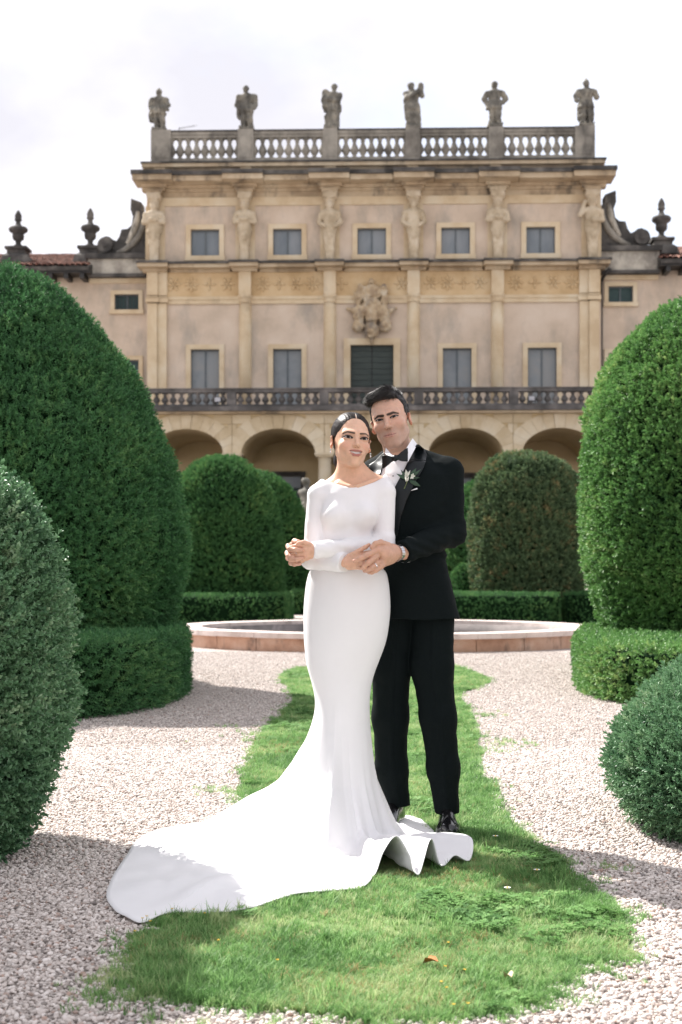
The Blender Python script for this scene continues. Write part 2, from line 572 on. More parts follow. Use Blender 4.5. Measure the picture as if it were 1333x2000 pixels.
# ================================================================== FOLIAGE
def leaf_quad(L, W, fold=.25, droop=.15):
    """one pointed oval leaf along +z, folded on its midrib"""
    v = [(0, 0, 0), (-W * .42, W * fold, L * .3), (0, 0, L * .34), (W * .42, W * fold, L * .3), (-W * .46, W * fold, L * .66), (0, -droop * L * .2, L * .68), (W * .46, W * fold, L * .66), (0, -droop * L * .5, L)]
    f3 = [(0, 2, 1), (0, 3, 2), (4, 5, 7), (5, 6, 7)]
    f4 = [(1, 2, 5, 4), (2, 3, 6, 5)]
    return np.array(v), f3, f4

def sprig(name, seed, length, pairs, L, W, spread=55, needle=False):
    """short shoot with leaves in opposite pairs"""
    r = random.Random(seed)
    V, F3, F4 = [], [], []
    nv = 0
    for k in range(pairs):
        t = (k + .5) / pairs
        base = Vector((0, 0, length * t))
        for s in (0, 1):
            a = k * 1.57 * .8 + s * math.pi + r.uniform(-.4, .4)
            tilt = R(spread * (1 - .55 * t) + r.uniform(-14, 14))
            lv, a3, a4 = leaf_quad(L * r.uniform(.75, 1.1), W * r.uniform(.8, 1.1))
            M = Matrix.Rotation(a, 3, 'Z') @ Matrix.Rotation(tilt, 3, 'X')
            for q in lv: V.append(base + M @ Vector(q))
            F3 += [tuple(i + nv for i in f) for f in a3]
            F4 += [tuple(i + nv for i in f) for f in a4]
            nv += len(lv)
    lv, a3, a4 = leaf_quad(L * .8, W * .8)
    for q in lv: V.append(Vector((0, 0, length * .95)) + Vector(q))
    F3 += [tuple(i + nv for i in f) for f in a3]; F4 += [tuple(i + nv for i in f) for f in a4]
    return np_mesh(name, [tuple(v) for v in V], [np.array(F3), np.array(F4)], True)

def foliage_mat(name, dark, mid, light, scale=1.2, rough=.45, spec=.5, transl=.22, lo=.28, hi=.78):
    m = material(name, [dark, mid, mid, light], scale=scale, rough=rough, spec=spec, rnd=.38, transl=transl, lo=lo, hi=hi)
    return m
FOL = {
    'yew': foliage_mat('yew_leaf', (.034, .108, .042), (.080, .215, .078), (.18, .35, .125), spec=.3),
    'yew_light': foliage_mat('bay_leaf', (.070, .175, .055), (.155, .32, .095), (.33, .47, .17), spec=.35, rough=.5),
    'box': foliage_mat('box_leaf', (.078, .175, .088), (.16, .30, .155), (.33, .46, .27), scale=3, rough=.42, spec=.4),
    'grey': foliage_mat('holm_leaf', (.065, .11, .055), (.13, .20, .095), (.30, .25, .12), scale=2.2, rough=.65, spec=.2),
    'mid': foliage_mat('far_yew_leaf', (.034, .105, .036), (.078, .195, .062), (.18, .32, .10), rough=.65, spec=.2),
}
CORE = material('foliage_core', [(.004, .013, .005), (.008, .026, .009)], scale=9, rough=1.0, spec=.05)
SPR_YEW = [sprig('yew_sprig', 11 + k, .050, 5, .026, .0065, 62) for k in range(3)]
SPR_BAY = [sprig('bay_sprig', 21 + k, .045, 4, .026, .012, 58) for k in range(3)]
SPR_BOX = [sprig('box_sprig', 31 + k, .070, 6, .021, .0115, 56) for k in range(4)]
SPR_BOX2 = [sprig('box_small_sprig', 41 + k, .050, 5, .021, .0085, 50) for k in range(4)]
SPR_FAR = [sprig('far_sprig', 51 + k, .085, 5, .05, .016, 60) for k in range(3)]
SPR_FARG = [sprig('far_grey_sprig', 61 + k, .085, 4, .055, .024, 60) for k in range(3)]
def tmpl(ts, mat):
    out = []
    for t in ts:
        c = t.copy(); c.materials.clear(); c.materials.append(mat); out.append(c)
    return out

PROF_L = [(0, 0), (.007, .085), (.019, .15), (.054, .32), (.120, .48), (.197, .62), (.282, .73), (.387, .855), (.449, .925), (.555, .975), (.64, 1), (.72, 1), (.80, .955), (.84, .915), (.88, .85), (1, .6)]
PROF_R = [(0, 0), (.009, .14), (.035, .35), (.088, .58), (.167, .78), (.238, .87), (.308, .94), (.44, .985), (.555, 1), (.68, .99), (.79, .93), (.85, .87), (.9, .80), (1, .6)]
PROF_B = [(0, 0), (.012, .2), (.04, .38), (.1, .58), (.2, .77), (.32, .9), (.46, .97), (.6, 1), (.8, 1.0), (1, .95)]
PROF_F = [(0, 0), (.006, .2), (.03, .45), (.08, .70), (.16, .86), (.3, .96), (.5, 1.0), (.8, .99), (1, .93)]
PROF_BALL = [(0, 0), (.02, .24), (.08, .45), (.2, .69), (.35, .86), (.5, .95), (.65, 1), (.78, .985), (.9, .92), (1, .80)]

def dome_surface(cx, cy, z0, H, Rx, Ry, prof, n_t=64, n_a=96, amp=.03, seed=0, ns=2.5):
    """points and normals of a clipped dome"""
    pr = np.array(prof)
    ts = pr[:, 0]; rs = pr[:, 1]
    def f(t, a):
        r = np.interp(t, ts, rs)
        p = np.stack([cx + Rx * r * np.cos(a), cy + Ry * r * np.sin(a), z0 + H * (1 - t)], -1)
        return p
    return f

def clump_noise(p, seed, s1=2.2, s2=7.0):
    return .6 * vnoise(p, s1, seed) + .4 * vnoise(p, s2, seed + 5)

def topiary(label, cx, cy, H, Rx, Ry, prof, mat, sprigs, count, seed, z0=0.0, amp=.035, scale=(.8, 1.3), group=None, cat='topiary', fringe=0, back=.35, up=.5, name='topiary_dome', dep=.05):
    root = empty(name, (cx, cy, z0))
    tag(root, label, cat, group)
    f = dome_surface(0, 0, 0, H, Rx, Ry, prof)
    r = np.random.default_rng(seed)
    # core
    nt, na = 40, 72
    t = np.linspace(0, 1, nt) ** 1.3
    a = np.linspace(0, 2 * np.pi, na, endpoint=False)
    T, A = np.meshgrid(t, a, indexing='ij')
    p = f(T.ravel(), A.ravel())
    c0 = np.array([0, 0, H * .45])
    nn = p - c0; nn /= np.linalg.norm(nn, axis=1)[:, None]
    p = p - nn * dep + nn * amp * clump_noise(p + np.array([cx, cy, 0]), seed)[:, None]
    p[:, 2] = np.maximum(p[:, 2], 0.0)
    Fq = [(i * na + k, (i + 1) * na + k, (i + 1) * na + (k + 1) % na, i * na + (k + 1) % na) for i in range(nt - 1) for k in range(na)]
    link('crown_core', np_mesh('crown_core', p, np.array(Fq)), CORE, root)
    MB().lathe([(.09, 0), (.07, H * .5), (.03, H * .8)], seg=8).build('trunk', BARK, root, True)
    # leaves: area-weighted samples on the surface, denser on the side that is seen
    M = count * 6
    tt = r.random(M); aa = r.random(M) * 2 * np.pi
    q = f(tt, aa)
    e = 1e-3
    dt = (f(np.clip(tt + e, 0, 1), aa) - f(np.clip(tt - e, 0, 1), aa)) / (2 * e)
    da = (f(tt, aa + e) - f(tt, aa - e)) / (2 * e)
    N = np.cross(dt, da)
    area = np.linalg.norm(N, axis=1) + 1e-9
    N = N / area[:, None]
    N *= np.sign((N * (q - np.array([0, 0, H * .3]))).sum(1))[:, None]
    view = np.array([-cx, -cy, 1.0 - H * .5]); view /= np.linalg.norm(view)
    w = area * np.where((N @ view) > -.25, 1.0, back)
    w /= w.sum()
    ix = r.choice(M, size=min(count, M - 1), replace=False, p=w)
    q, N = q[ix], N[ix]
    cn = clump_noise(q + np.array([cx, cy, 0]), seed)
    off = amp * cn + r.uniform(-.05, .006, len(q))
    pos = q + N * off[:, None]
    keep = pos[:, 2] > .012
    pos, N = pos[keep], N[keep]
    zd = N + np.array([0, 0, up]) + r.normal(0, .45, N.shape)
    sc = r.uniform(*scale, len(pos))
    rot = frames_to_euler(zd, r.random(len(pos)) * 6.28)
    lv = scatter('leaves', pos, rot, sc, tmpl(sprigs, mat), None, root)
    tag(lv, kind='stuff')
    if fringe:
        k = r.choice(len(pos), fringe, replace=False)
        fp = pos[k] + N[k] * .015
        fz = N[k] * .8 + np.array([0, 0, .9]) + r.normal(0, .25, (fringe, 3))
        sh = scatter('shoots', fp, frames_to_euler(fz, r.random(fringe) * 6.28), r.uniform(1.0, 1.5, fringe), tmpl(sprigs, mat), None, root)
        tag(sh, kind='stuff')
    return root

def hedge(label, poly, H, mat, sprigs, count, seed, group=None, scale=(.8, 1.25), name='box_hedge', amp=.02):
    """clipped low hedge over a ground outline"""
    poly = np.asarray(poly, float)
    c = poly.mean(0)
    root = empty(name, (c[0], c[1], 0)); tag(root, label, 'hedge', group)
    P0 = catmull(poly, 160) - c
    r = np.random.default_rng(seed)
    nrm = np.roll(P0, -1, 0) - np.roll(P0, 1, 0)
    nrm = np.stack([nrm[:, 1], -nrm[:, 0]], 1); nrm /= np.linalg.norm(nrm, axis=1)[:, None]
    ar = .5 * np.sum(P0[:, 0] * np.roll(P0[:, 1], -1) - np.roll(P0[:, 0], -1) * P0[:, 1])
    if ar < 0: nrm = -nrm
    rings = [(0.0, 0.02), (0, H * .5), (0, H - .09), (-.03, H - .045), (-.09, H - .03)]
    V = np.concatenate([np.concatenate([P0 + nrm * (o - .04), np.full((160, 1), z)], 1) for o, z in rings] + [[[0, 0, H - .03]]])
    Fq = np.array([(i * 160 + k, i * 160 + (k + 1) % 160, (i + 1) * 160 + (k + 1) % 160, (i + 1) * 160 + k) for i in range(len(rings) - 1) for k in range(160)])
    Ft = np.array([((len(rings) - 1) * 160 + k, (len(rings) - 1) * 160 + (k + 1) % 160, len(V) - 1) for k in range(160)])
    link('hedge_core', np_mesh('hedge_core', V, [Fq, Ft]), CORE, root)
    seg = np.linalg.norm(np.roll(P0, -1, 0) - P0, axis=1)
    per = seg.sum()
    # weight the sides that face the camera
    view = -c / np.linalg.norm(c)
    ws = seg * np.where(nrm @ view > -.3, 1, .25)
    aside = (ws.sum()) * H
    lo, hi = P0.min(0), P0.max(0)
    atop = abs(ar)
    n_side = int(count * aside / (aside + atop * .8))
    k = r.choice(160, n_side, p=ws / ws.sum())
    u = r.random(n_side)[:, None]
    ps = P0[k] * (1 - u) + P0[(k + 1) % 160] * u
    z = r.random(n_side) * (H - .01)
    edge = np.clip((z - (H - .06)) / .06, 0, 1)
    pos = np.concatenate([ps + nrm[k] * (-.05 * edge[:, None] ** 2), z[:, None]], 1)
    Ns = np.concatenate([nrm[k], edge[:, None] * .8], 1)
    n_top = count - n_side
    pt = lo + r.random((n_top * 3, 2)) * (hi - lo)
    pt = pt[in_poly(pt, P0)][:n_top]
    pos = np.concatenate([pos, np.concatenate([pt, np.full((len(pt), 1), H - .015)], 1)])
    Ns = np.concatenate([Ns, np.tile([[0, 0, 1.0]], (len(pt), 1))])
    cn = clump_noise(pos + np.array([c[0], c[1], 0]), seed)
    pos = pos + Ns * (amp * cn + r.uniform(-.04, .006, len(pos)))[:, None]
    pos[:, 2] = np.maximum(pos[:, 2], .012)
    zd = Ns + np.array([0, 0, .35]) + r.normal(0, .45, Ns.shape)
    lv = scatter('leaves', pos, frames_to_euler(zd, r.random(len(pos)) * 6.28), r.uniform(*scale, len(pos)), tmpl(sprigs, mat), None, root)
    tag(lv, kind='stuff')
    return root

BARK = material('bark', [(.05, .035, .025), (.10, .075, .05)], scale=12, rough=.95, bump=.5, bscale=40)

# foreground bushes
topiary('loose box bush with pale shoots cut by the left photo edge', -1.50, 5.28, 1.45, .42, .66, [(0, 0), (.008, .22), (.022, .42), (.05, .56), (.08, .69), (.15, .80), (.25, .90), (.37, .97), (.5, .99), (.64, .97), (.76, .88), (.84, .79), (.93, .66), (1, .55)],
        FOL['box'], SPR_BOX, 14000, 101, amp=.075, scale=(.7, 1.25), fringe=620, cat='bush', name='box_bush', up=.55)
topiary('low round box bush cut by the right photo edge', 2.06, 5.78, .82, .93, .93, PROF_BALL, FOL['box'], SPR_BOX2, 19000, 102, amp=.03, scale=(.8, 1.2), fringe=260, cat='bush', name='box_bush', up=.6)
# unseen dome, added outside the frame to shade the gravel at the lower left
topiary('tall dark yew dome added out of view left of the loose box bush to shade the gravel', -2.72, 5.35, 3.0, .92, .92, PROF_B, FOL['yew'], SPR_YEW, 9000, 120, amp=.05, scale=(1.2, 1.9), group='tall clipped domes', back=1.0)
# big clipped domes in the near garden
topiary('tall dark yew dome on the left, cut by the photo edge', -3.10, 13.0, 3.83, 1.63, 1.63, PROF_L, FOL['yew'], SPR_YEW, 42000, 103, amp=.075, fringe=500, scale=(1.0, 1.6), group='tall clipped domes')
topiary('tall sunlit bright green dome on the right, cut by the photo edge', 4.20, 15.0, 4.10, 1.62, 1.62, PROF_R, FOL['yew_light'], SPR_BAY, 42000, 104, amp=.07, fringe=420, scale=(1.0, 1.7), group='tall clipped domes')
def rrect(x0, x1, y0, y1, r):
    pts = []
    for cx, cy, a0 in ((x1 - r, y0 + r, -90), (x1 - r, y1 - r, 0), (x0 + r, y1 - r, 90), (x0 + r, y0 + r, 180)):
        for k in range(4):
            a = R(a0 + 30 * k); pts.append((cx + r * math.cos(a), cy + r * math.sin(a)))
    return pts
hedge('low dark clipped hedge round the foot of the left yew dome', [(-1.95, 10.2), (-1.58, 10.75), (-1.40, 11.5), (-1.38, 12.4), (-1.50, 13.4), (-1.78, 14.4), (-2.4, 15.2), (-5, 15.3), (-5.4, 12), (-5, 9.8), (-2.6, 9.7)], .565, FOL['yew'], SPR_YEW, 26000, 105, scale=(.9, 1.4))
hedge('low bright clipped hedge round the foot of the right sunlit dome', [(2.34, 11.5), (2.95, 11.1), (5.8, 11.0), (6.6, 13), (6.6, 16.5), (4.2, 17.3), (3.0, 16.7), (2.58, 15.3), (2.32, 13.9), (2.16, 12.6), (2.18, 11.95)], .46, FOL['yew_light'], SPR_BAY, 26000, 106, scale=(.9, 1.4))
# back garden beyond the fountain
topiary('rounded green dome beyond the fountain, left of the bride', -2.78, 33.0, 3.76, 1.37, 1.37, PROF_B, FOL['mid'], SPR_FAR, 12000, 107, amp=.06, scale=(.9, 1.5), group='domes beyond the fountain')
topiary('farther green dome half hidden right behind the left fountain dome', -2.41, 41.0, 3.98, 1.46, 1.46, PROF_B, FOL['mid'], SPR_FAR, 9000, 108, amp=.06, scale=(1, 1.6), group='domes beyond the fountain')
topiary('flat topped grey green dome with brown tips beyond the fountain, right of the groom', 4.31, 33.0, 3.86, 1.25, 1.25, PROF_F, FOL['grey'], SPR_FARG, 11000, 109, amp=.09, scale=(.9, 1.5), group='domes beyond the fountain')
topiary('green dome peeping out between the groom and the grey green dome', 4.15, 41.0, 3.75, 1.3, 1.3, PROF_B, FOL['mid'], SPR_FAR, 7000, 110, amp=.06, scale=(1, 1.6), group='domes beyond the fountain')
topiary('small green ball at the foot of the grey green dome', 2.95, 33.6, 1.30, .45, .45, PROF_BALL, FOL['mid'], SPR_FAR, 1800, 111, scale=(.7, 1.1), group='domes beyond the fountain')
hedge('low clipped hedge beyond the fountain at the left dome', rrect(-4.4, -1.22, 30.2, 35.5, .8), .62, FOL['mid'], SPR_FAR, 7000, 112, group='hedges beyond the fountain', scale=(.6, .9))
hedge('low clipped hedge beyond the fountain at the grey green dome', rrect(2.0, 4.68, 30.2, 35.5, .7), .64, FOL['mid'], SPR_FAR, 7000, 113, group='hedges beyond the fountain', scale=(.6, .9))
hedge('short end of hedge beyond the fountain beside the bright dome', rrect(4.95, 8.2, 31.0, 35.5, .45), .64, FOL['mid'], SPR_FAR, 5000, 114, group='hedges beyond the fountain', scale=(.6, .9))
hedge('low hedge strip behind the bride at hip height', rrect(-1.35, 1.4, 38.0, 40.5, .5), .62, FOL['mid'], SPR_FAR, 3500, 115, group='hedges beyond the fountain', scale=(.6, .9))
hedge('low hedge left of the fountain behind the dark yew dome', rrect(-6.5, -3.6, 24.5, 29.0, .8), .52, FOL['mid'], SPR_FAR, 5000, 116, group='hedges beyond the fountain', scale=(.6, .9))

# ================================================================== GRASS
grass_m = foliage_mat('grass_blade', (.10, .22, .065), (.245, .43, .15), (.48, .55, .28), scale=2.2, rough=.55, spec=.25, transl=.40, lo=.36, hi=.70)
def tuft(name, seed, n, h, w, spread):
    r = random.Random(seed)
    V, F = [], []
    for b in range(n):
        a = r.uniform(0, 6.28); L = h * r.uniform(.5, 1.15); lean = r.uniform(.15, 1.0) * spread
        bx, by = r.uniform(-.016, .016), r.uniform(-.016, .016)
        dx, dy = math.cos(a), math.sin(a)
        s0 = len(V)
        for k, t in enumerate((0, .4, .75, 1)):
            off = lean * L * t * t
            z = L * t * (1 - .25 * lean * t)
            ww = w * (1 - t ** 1.5) * .5
            cx, cy = bx + dx * off, by + dy * off
            if k < 3: V += [(cx - dy * ww, cy + dx * ww, z), (cx + dy * ww, cy - dx * ww, z)]
            else: V.append((cx, cy, z))
        F += [(s0, s0 + 1, s0 + 3, s0 + 2), (s0 + 2, s0 + 3, s0 + 5, s0 + 4)]
        F += [(s0 + 4, s0 + 5, s0 + 6)]
    q = np.array([f for f in F if len(f) == 4]); t3 = np.array([f for f in F if len(f) == 3])
    return np_mesh(name, V, [q, t3], True)
TUFTS = [tuft('grass_tuft', 70 + k, 13, .036, .0032, 1.1) for k in range(4)]
CLOVER = [tuft('grass_long_tuft', 80 + k, 9, .062, .0038, .9) for k in range(3)]
def lawn_points(n, power):
    r = np.random.default_rng(5)
    out = []
    while sum(map(len, out)) < n:
        d = 3.2 + (17.2 - 3.2) * r.random(n * 2) ** power
        x = r.uniform(-1.6, 1.7, n * 2)
        p = np.stack([x, d], 1)
        p = p[in_poly(p, LAWN)]
        p = p[~in_poly(p, TRAIN * .985 + TRAIN.mean(0) * .015)]
        out.append(p)
    return np.concatenate(out)[:n]
gp = lawn_points(52000, 2.0)
g3 = np.concatenate([gp, np.full((len(gp), 1), .002)], 1)
# thin, worn patches near the front edge
bare = (vnoise(g3, 2.6, 12) > .35) & (g3[:, 1] < 4.3)
keep = ~bare | (rng.random(len(g3)) < .35)
g3 = g3[keep]
n = len(g3)
gz = np.tile([[0, 0, 1.0]], (n, 1)) + rng.normal(0, .18, (n, 3))
gs = rng.uniform(.5, 1.0, n) * (1 + .35 * vnoise(g3, 3.0, 2))
grass = scatter('grass', g3, frames_to_euler(gz, rng.random(n) * 6.28), gs, tmpl(TUFTS, grass_m), None)
tag(grass, 'short mown grass blades covering the lawn tongue', 'grass', kind='stuff')
k = rng.choice(n, 2600, replace=False)
k = k[vnoise(g3[k], 3.5, 9) > -.1]
lg = scatter('long_grass', g3[k], frames_to_euler(gz[k], rng.random(len(k)) * 6.28), rng.uniform(.6, 1.15, len(k)), tmpl(CLOVER, grass_m), None)
tag(lg, 'longer ragged grass tufts scattered through the lawn', 'grass', kind='stuff')
straw_m = foliage_mat('dry_grass_blade', (.30, .21, .09), (.46, .36, .18), (.60, .50, .30), scale=5, rough=.7, spec=.2, transl=.3)
kd = rng.choice(n, 9000, replace=False)
pr_ = vnoise(g3[kd], 2.0, 33) + .7 * (g3[kd][:, 1] < 4.1) * (vnoise(g3[kd], 4.0, 34) > -.2)
kd = kd[pr_ + rng.uniform(-.5, .5, len(kd)) > .35]
dg = scatter('dry_grass', g3[kd], frames_to_euler(gz[kd] + rng.normal(0, .3, gz[kd].shape), rng.random(len(kd)) * 6.28), rng.uniform(.45, .9, len(kd)), tmpl(TUFTS, straw_m), None)
tag(dg, 'dry straw coloured blades worn into the lawn', 'grass', kind='stuff')
def clover(name, seed):
    r = random.Random(seed); V, F = [], []
    for b in range(9):
        cx, cy, h = r.uniform(-.03, .03), r.uniform(-.03, .03), r.uniform(.012, .026)
        for k in range(3):
            a = b + 2.094 * k; c, s = math.cos(a), math.sin(a); i0 = len(V)
            V += [(cx + x * c - y * s, cy + x * s + y * c, h + z) for x, y, z in ((0, 0, 0), (.006, -.005, .002), (.011, 0, .001), (.006, .005, .002))]
            F.append((i0, i0 + 1, i0 + 2, i0 + 3))
    return np_mesh(name, V, np.array(F))
clover_m = foliage_mat('clover_leaf', (.06, .15, .04), (.13, .27, .075), (.23, .37, .13), scale=6, rough=.6, spec=.2, transl=.3)
kc_ = rng.choice(n, 14000, replace=False)
kc_ = kc_[(vnoise(g3[kc_], 2.7, 51) + .6 * vnoise(g3[kc_], 7, 52)) > .42]
cv = scatter('clover', g3[kc_], frames_to_euler(gz[kc_], rng.random(len(kc_)) * 6.28), rng.uniform(.7, 1.25, len(kc_)), tmpl([clover('clover_plant', 60 + k) for k in range(3)], clover_m), None)
tag(cv, 'dark green clover patches spreading through the lawn', 'clover', kind='stuff')
# ragged fringe of tufts where the turf runs out into the gravel
fe = LAWN[rng.integers(0, len(LAWN), 2600)] + rng.normal(0, .035, (2600, 2))
fe = fe[~in_poly(fe, TRAIN) & (vnoise(np.concatenate([fe, np.zeros((len(fe), 1))], 1), 6, 40) > -.15)]
f3_ = np.concatenate([fe, np.full((len(fe), 1), .003)], 1)
fo_ = scatter('turf_fringe', f3_, frames_to_euler(np.tile([[0, 0, 1.0]], (len(fe), 1)) + rng.normal(0, .3, (len(fe), 3)), rng.random(len(fe)) * 6.28), rng.uniform(.35, .95, len(fe)), tmpl(TUFTS, grass_m), None)
tag(fo_, 'ragged grass fringe where the lawn meets the gravel', 'grass', kind='stuff')
# weeds at the lawn's edge, growing in the gravel
wp = []
for px, py, s, cnt in ((200, 1952, .06, 40), (240, 1915, .05, 40), (1110, 1905, .07, 40), (985, 1452, .12, 40), (930, 1400, .10, 40), (960, 1470, .08, 25), (1080, 1915, .1, 40), (620, 1985, .2, 70), (1130, 1880, .06, 25),
                       (520, 1440, .14, 50), (465, 1545, .1, 40), (330, 1965, .1, 30), (1235, 1800, .03, 10), (1205, 1700, .03, 8), (440, 1420, .05, 6)):
    c = G(px, py)
    wp.append(c + rng.normal(0, s, (cnt, 2)))
wp = np.concatenate(wp)
w3 = np.concatenate([wp, np.full((len(wp), 1), .004)], 1)
wo = scatter('weeds', w3, frames_to_euler(np.tile([[0, 0, 1.0]], (len(w3), 1)) + rng.normal(0, .2, (len(w3), 3)), rng.random(len(w3)) * 6.28), rng.uniform(.5, 1.0, len(w3)), tmpl(TUFTS, grass_m), None)
tag(wo, 'thin weeds sprouting from the gravel beside the lawn', 'weeds', kind='stuff')

# ================================================================== GRAVEL STONES
def pebble(name, seed, n1=6, n2=9):
    r = np.random.default_rng(seed)
    V = [(0, 0, 1.0)]
    for i in range(1, n1):
        th = math.pi * i / n1
        for k in range(n2):
            a = 2 * math.pi * k / n2
            V.append((math.sin(th) * math.cos(a), math.sin(th) * math.sin(a), math.cos(th)))
    V.append((0, 0, -1.0)); V = np.array(V)
    V *= (1 + .16 * vnoise(V, 1.3, seed) + .05 * vnoise(V, 3, seed + 3))[:, None]
    V *= np.array([1.0, r.uniform(.66, .9), r.uniform(.42, .62)])
    F3 = [(0, 1 + k, 1 + (k + 1) % n2) for k in range(n2)]
    b = 1 + (n1 - 2) * n2
    F3 += [(len(V) - 1, b + (k + 1) % n2, b + k) for k in range(n2)]
    F4 = [(1 + i * n2 + k, 1 + (i + 1) * n2 + k, 1 + (i + 1) * n2 + (k + 1) % n2, 1 + i * n2 + (k + 1) % n2) for i in range(n1 - 2) for k in range(n2)]
    return np_mesh(name, V, [np.array(F3), np.array(F4)], True)
def peb_mat():
    m = bpy.data.materials.new('pebble'); m.use_nodes = True
    n, l = m.node_tree.nodes, m.node_tree.links
    bs = n['Principled BSDF']; bs.inputs['Roughness'].default_value = .62; bs.inputs['Specular IOR Level'].default_value = .35
    oi = n.new('ShaderNodeObjectInfo')
    rp = n.new('ShaderNodeValToRGB'); rp.color_ramp.interpolation = 'LINEAR'
    e = rp.color_ramp.elements
    e[0].color = (.19, .165, .155, 1); e[1].color = (.76, .70, .66, 1)
    for pos, c in ((.07, (.31, .27, .245)), (.13, (.43, .30, .245)), (.19, (.43, .385, .355)), (.45, (.54, .48, .44)), (.7, (.635, .565, .52))):
        x = e.new(pos); x.color = (*c, 1)
    l.new(oi.outputs['Random'], rp.inputs[0])
    g = n.new('ShaderNodeNewGeometry')
    no = n.new('ShaderNodeTexNoise'); no.inputs['Scale'].default_value = 140; no.inputs['Detail'].default_value = 4
    l.new(g.outputs['Position'], no.inputs['Vector'])
    hs = n.new('ShaderNodeHueSaturation')
    mr = n.new('ShaderNodeMapRange'); mr.inputs['To Min'].default_value = .72; mr.inputs['To Max'].default_value = 1.22
    l.new(no.outputs['Fac'], mr.inputs['Value']); l.new(mr.outputs[0], hs.inputs['Value'])
    l.new(rp.outputs[0], hs.inputs['Color']); l.new(hs.outputs[0], bs.inputs['Base Color'])
    return m
PEB = [pebble('pebble', 90 + k) for k in range(6)]
PEBF = [pebble('small_pebble', 96 + k, 4, 6) for k in range(4)]
def gravel_pts(n, d0, d1, marg):
    r = np.random.default_rng(int(d0 * 10))
    u = r.random(n)
    d = np.sqrt(d0 ** 2 + u * (d1 ** 2 - d0 ** 2))
    x = (r.random(n) * 2 - 1) * (.242 * d + marg)
    p = np.stack([x, d], 1)
    sh = LAWN.mean(0)
    dist = lawn_height(p)
    ins = in_poly(p, LAWN)
    ok = ~ins | (dist < .05 * r.random(n))
    ok &= ~in_poly(p, TRAIN * .97 + TRAIN.mean(0) * .03)
    ok &= ((p[:, 0] + 3.1) ** 2 + (p[:, 1] - 13) ** 2 > 1.4 ** 2)
    return p[ok], r
PM = peb_mat()
for nm, cnt, d0, d1, mg, smin_, smax_, tp, lb in (('gravel', 290000, 3.0, 8.6, .5, .0038, .0100, PEB, 'loose rounded pale pebbles of the near gravel path'),
                                                   ('far_gravel', 260000, 8.6, 19.5, .4, .0045, .0085, PEBF, 'loose pale pebbles of the gravel path near the fountain')):
    p, r = gravel_pts(cnt, d0, d1, mg)
    sz = smin_ + (smax_ - smin_) * r.random(len(p)) ** 2.2
    p3 = np.concatenate([p, (sz * .30)[:, None] + r.uniform(-.003, .004, (len(p), 1))], 1)
    zz = np.tile([[0, 0, 1.0]], (len(p), 1)) + r.normal(0, .33, (len(p), 3))
    g = scatter(nm, p3, frames_to_euler(zz, r.random(len(p)) * 6.28), sz, tmpl(tp, PM), None)
    tag(g, lb, 'gravel', kind='stuff')

# ================================================================== FOUNTAIN
fx, fy, fr = P(751, 1200, 22.4)[0], 22.4, 3.27
pink = material('fountain_marble', [(.40, .225, .15), (.54, .325, .225), (.62, .42, .32)], scale=2.0, rough=.75, bump=.35, bscale=25, stain=((.11, .085, .07), 2.6, .54, .72))
cope = material('fountain_coping', [(.55, .455, .41), (.70, .60, .56)], scale=3.5, rough=.7, bump=.3, bscale=30, stain=((.25, .2, .18), 2.2, .56, .78))
inner = material('fountain_lining', [(.14, .125, .12), (.24, .21, .20)], scale=2.2, rough=.85, bump=.3, bscale=20, stain=((.42, .36, .34), 1.3, .58, .68))
fo = empty('fountain', (fx, fy, 0)); tag(fo, 'low round pink stone fountain basin behind the couple', 'fountain')
def ring_seg(r0, r1, z0, z1, a0, a1, n=5):
    mb = MB(); vs = []
    for i in range(n + 1):
        a = a0 + (a1 - a0) * i / n
        c, s = math.cos(a), math.sin(a)
        vs += [(r0 * c, r0 * s, z0), (r1 * c, r1 * s, z0), (r1 * c, r1 * s, z1), (r0 * c, r0 * s, z1)]
    fs = [(0, 1, 2, 3), (4 * n + 3, 4 * n + 2, 4 * n + 1, 4 * n)]
    for i in range(n):
        b = 4 * i
        fs += [(b, b + 4, b + 5, b + 1), (b + 1, b + 5, b + 6, b + 2), (b + 2, b + 6, b + 7, b + 3), (b + 3, b + 7, b + 4, b)]
    return mb.add(vs, fs)
NS = 26
for k in range(NS):
    a0, a1 = 2 * math.pi * k / NS + .0018, 2 * math.pi * (k + 1) / NS - .0018
    j = rng.uniform(-.004, .004)
    ring_seg(fr - .36, fr, .0, .185 + j, a0, a1).build('wall_stone', pink, fo)
    ring_seg(fr - .40 + j, fr + .05 + j, .187 + j, .262 + j, a0 - .001, a1 + .001).build('coping_stone', cope, fo)
ring_seg(fr - .44, fr - .404, -.2, .20, 0, 2 * math.pi - .0001, 80).build('basin_lining', inner, fo, True)
wat = material('basin_water', [(.02, .03, .025), (.03, .04, .035)], scale=2, rough=.08, spec=.5, bump=.05, bscale=6)
MB().lathe([(fr - .45, 0), (fr - .45, .012)], seg=64).build('water', wat, fo)
# ================================================================== VILLA
VD = 60.0
S = VD / FPX
SA = (VD - 5.0) / FPX
VX = P(727, 1125, VD)[0]
villa = empty('villa', (VX, VD, 0), R(-1.8))
tag(villa, 'baroque villa with statue balustrade, pilasters, caryatids and ground floor arcade', 'building')
U = lambda x: (x - 727) * S
Z = lambda y: (HYP - y) * S + CAM_H
UA = lambda x: (x - 727) * SA
ZA = lambda y: (HYP - y) * SA + CAM_H
FLOOR = 2.35

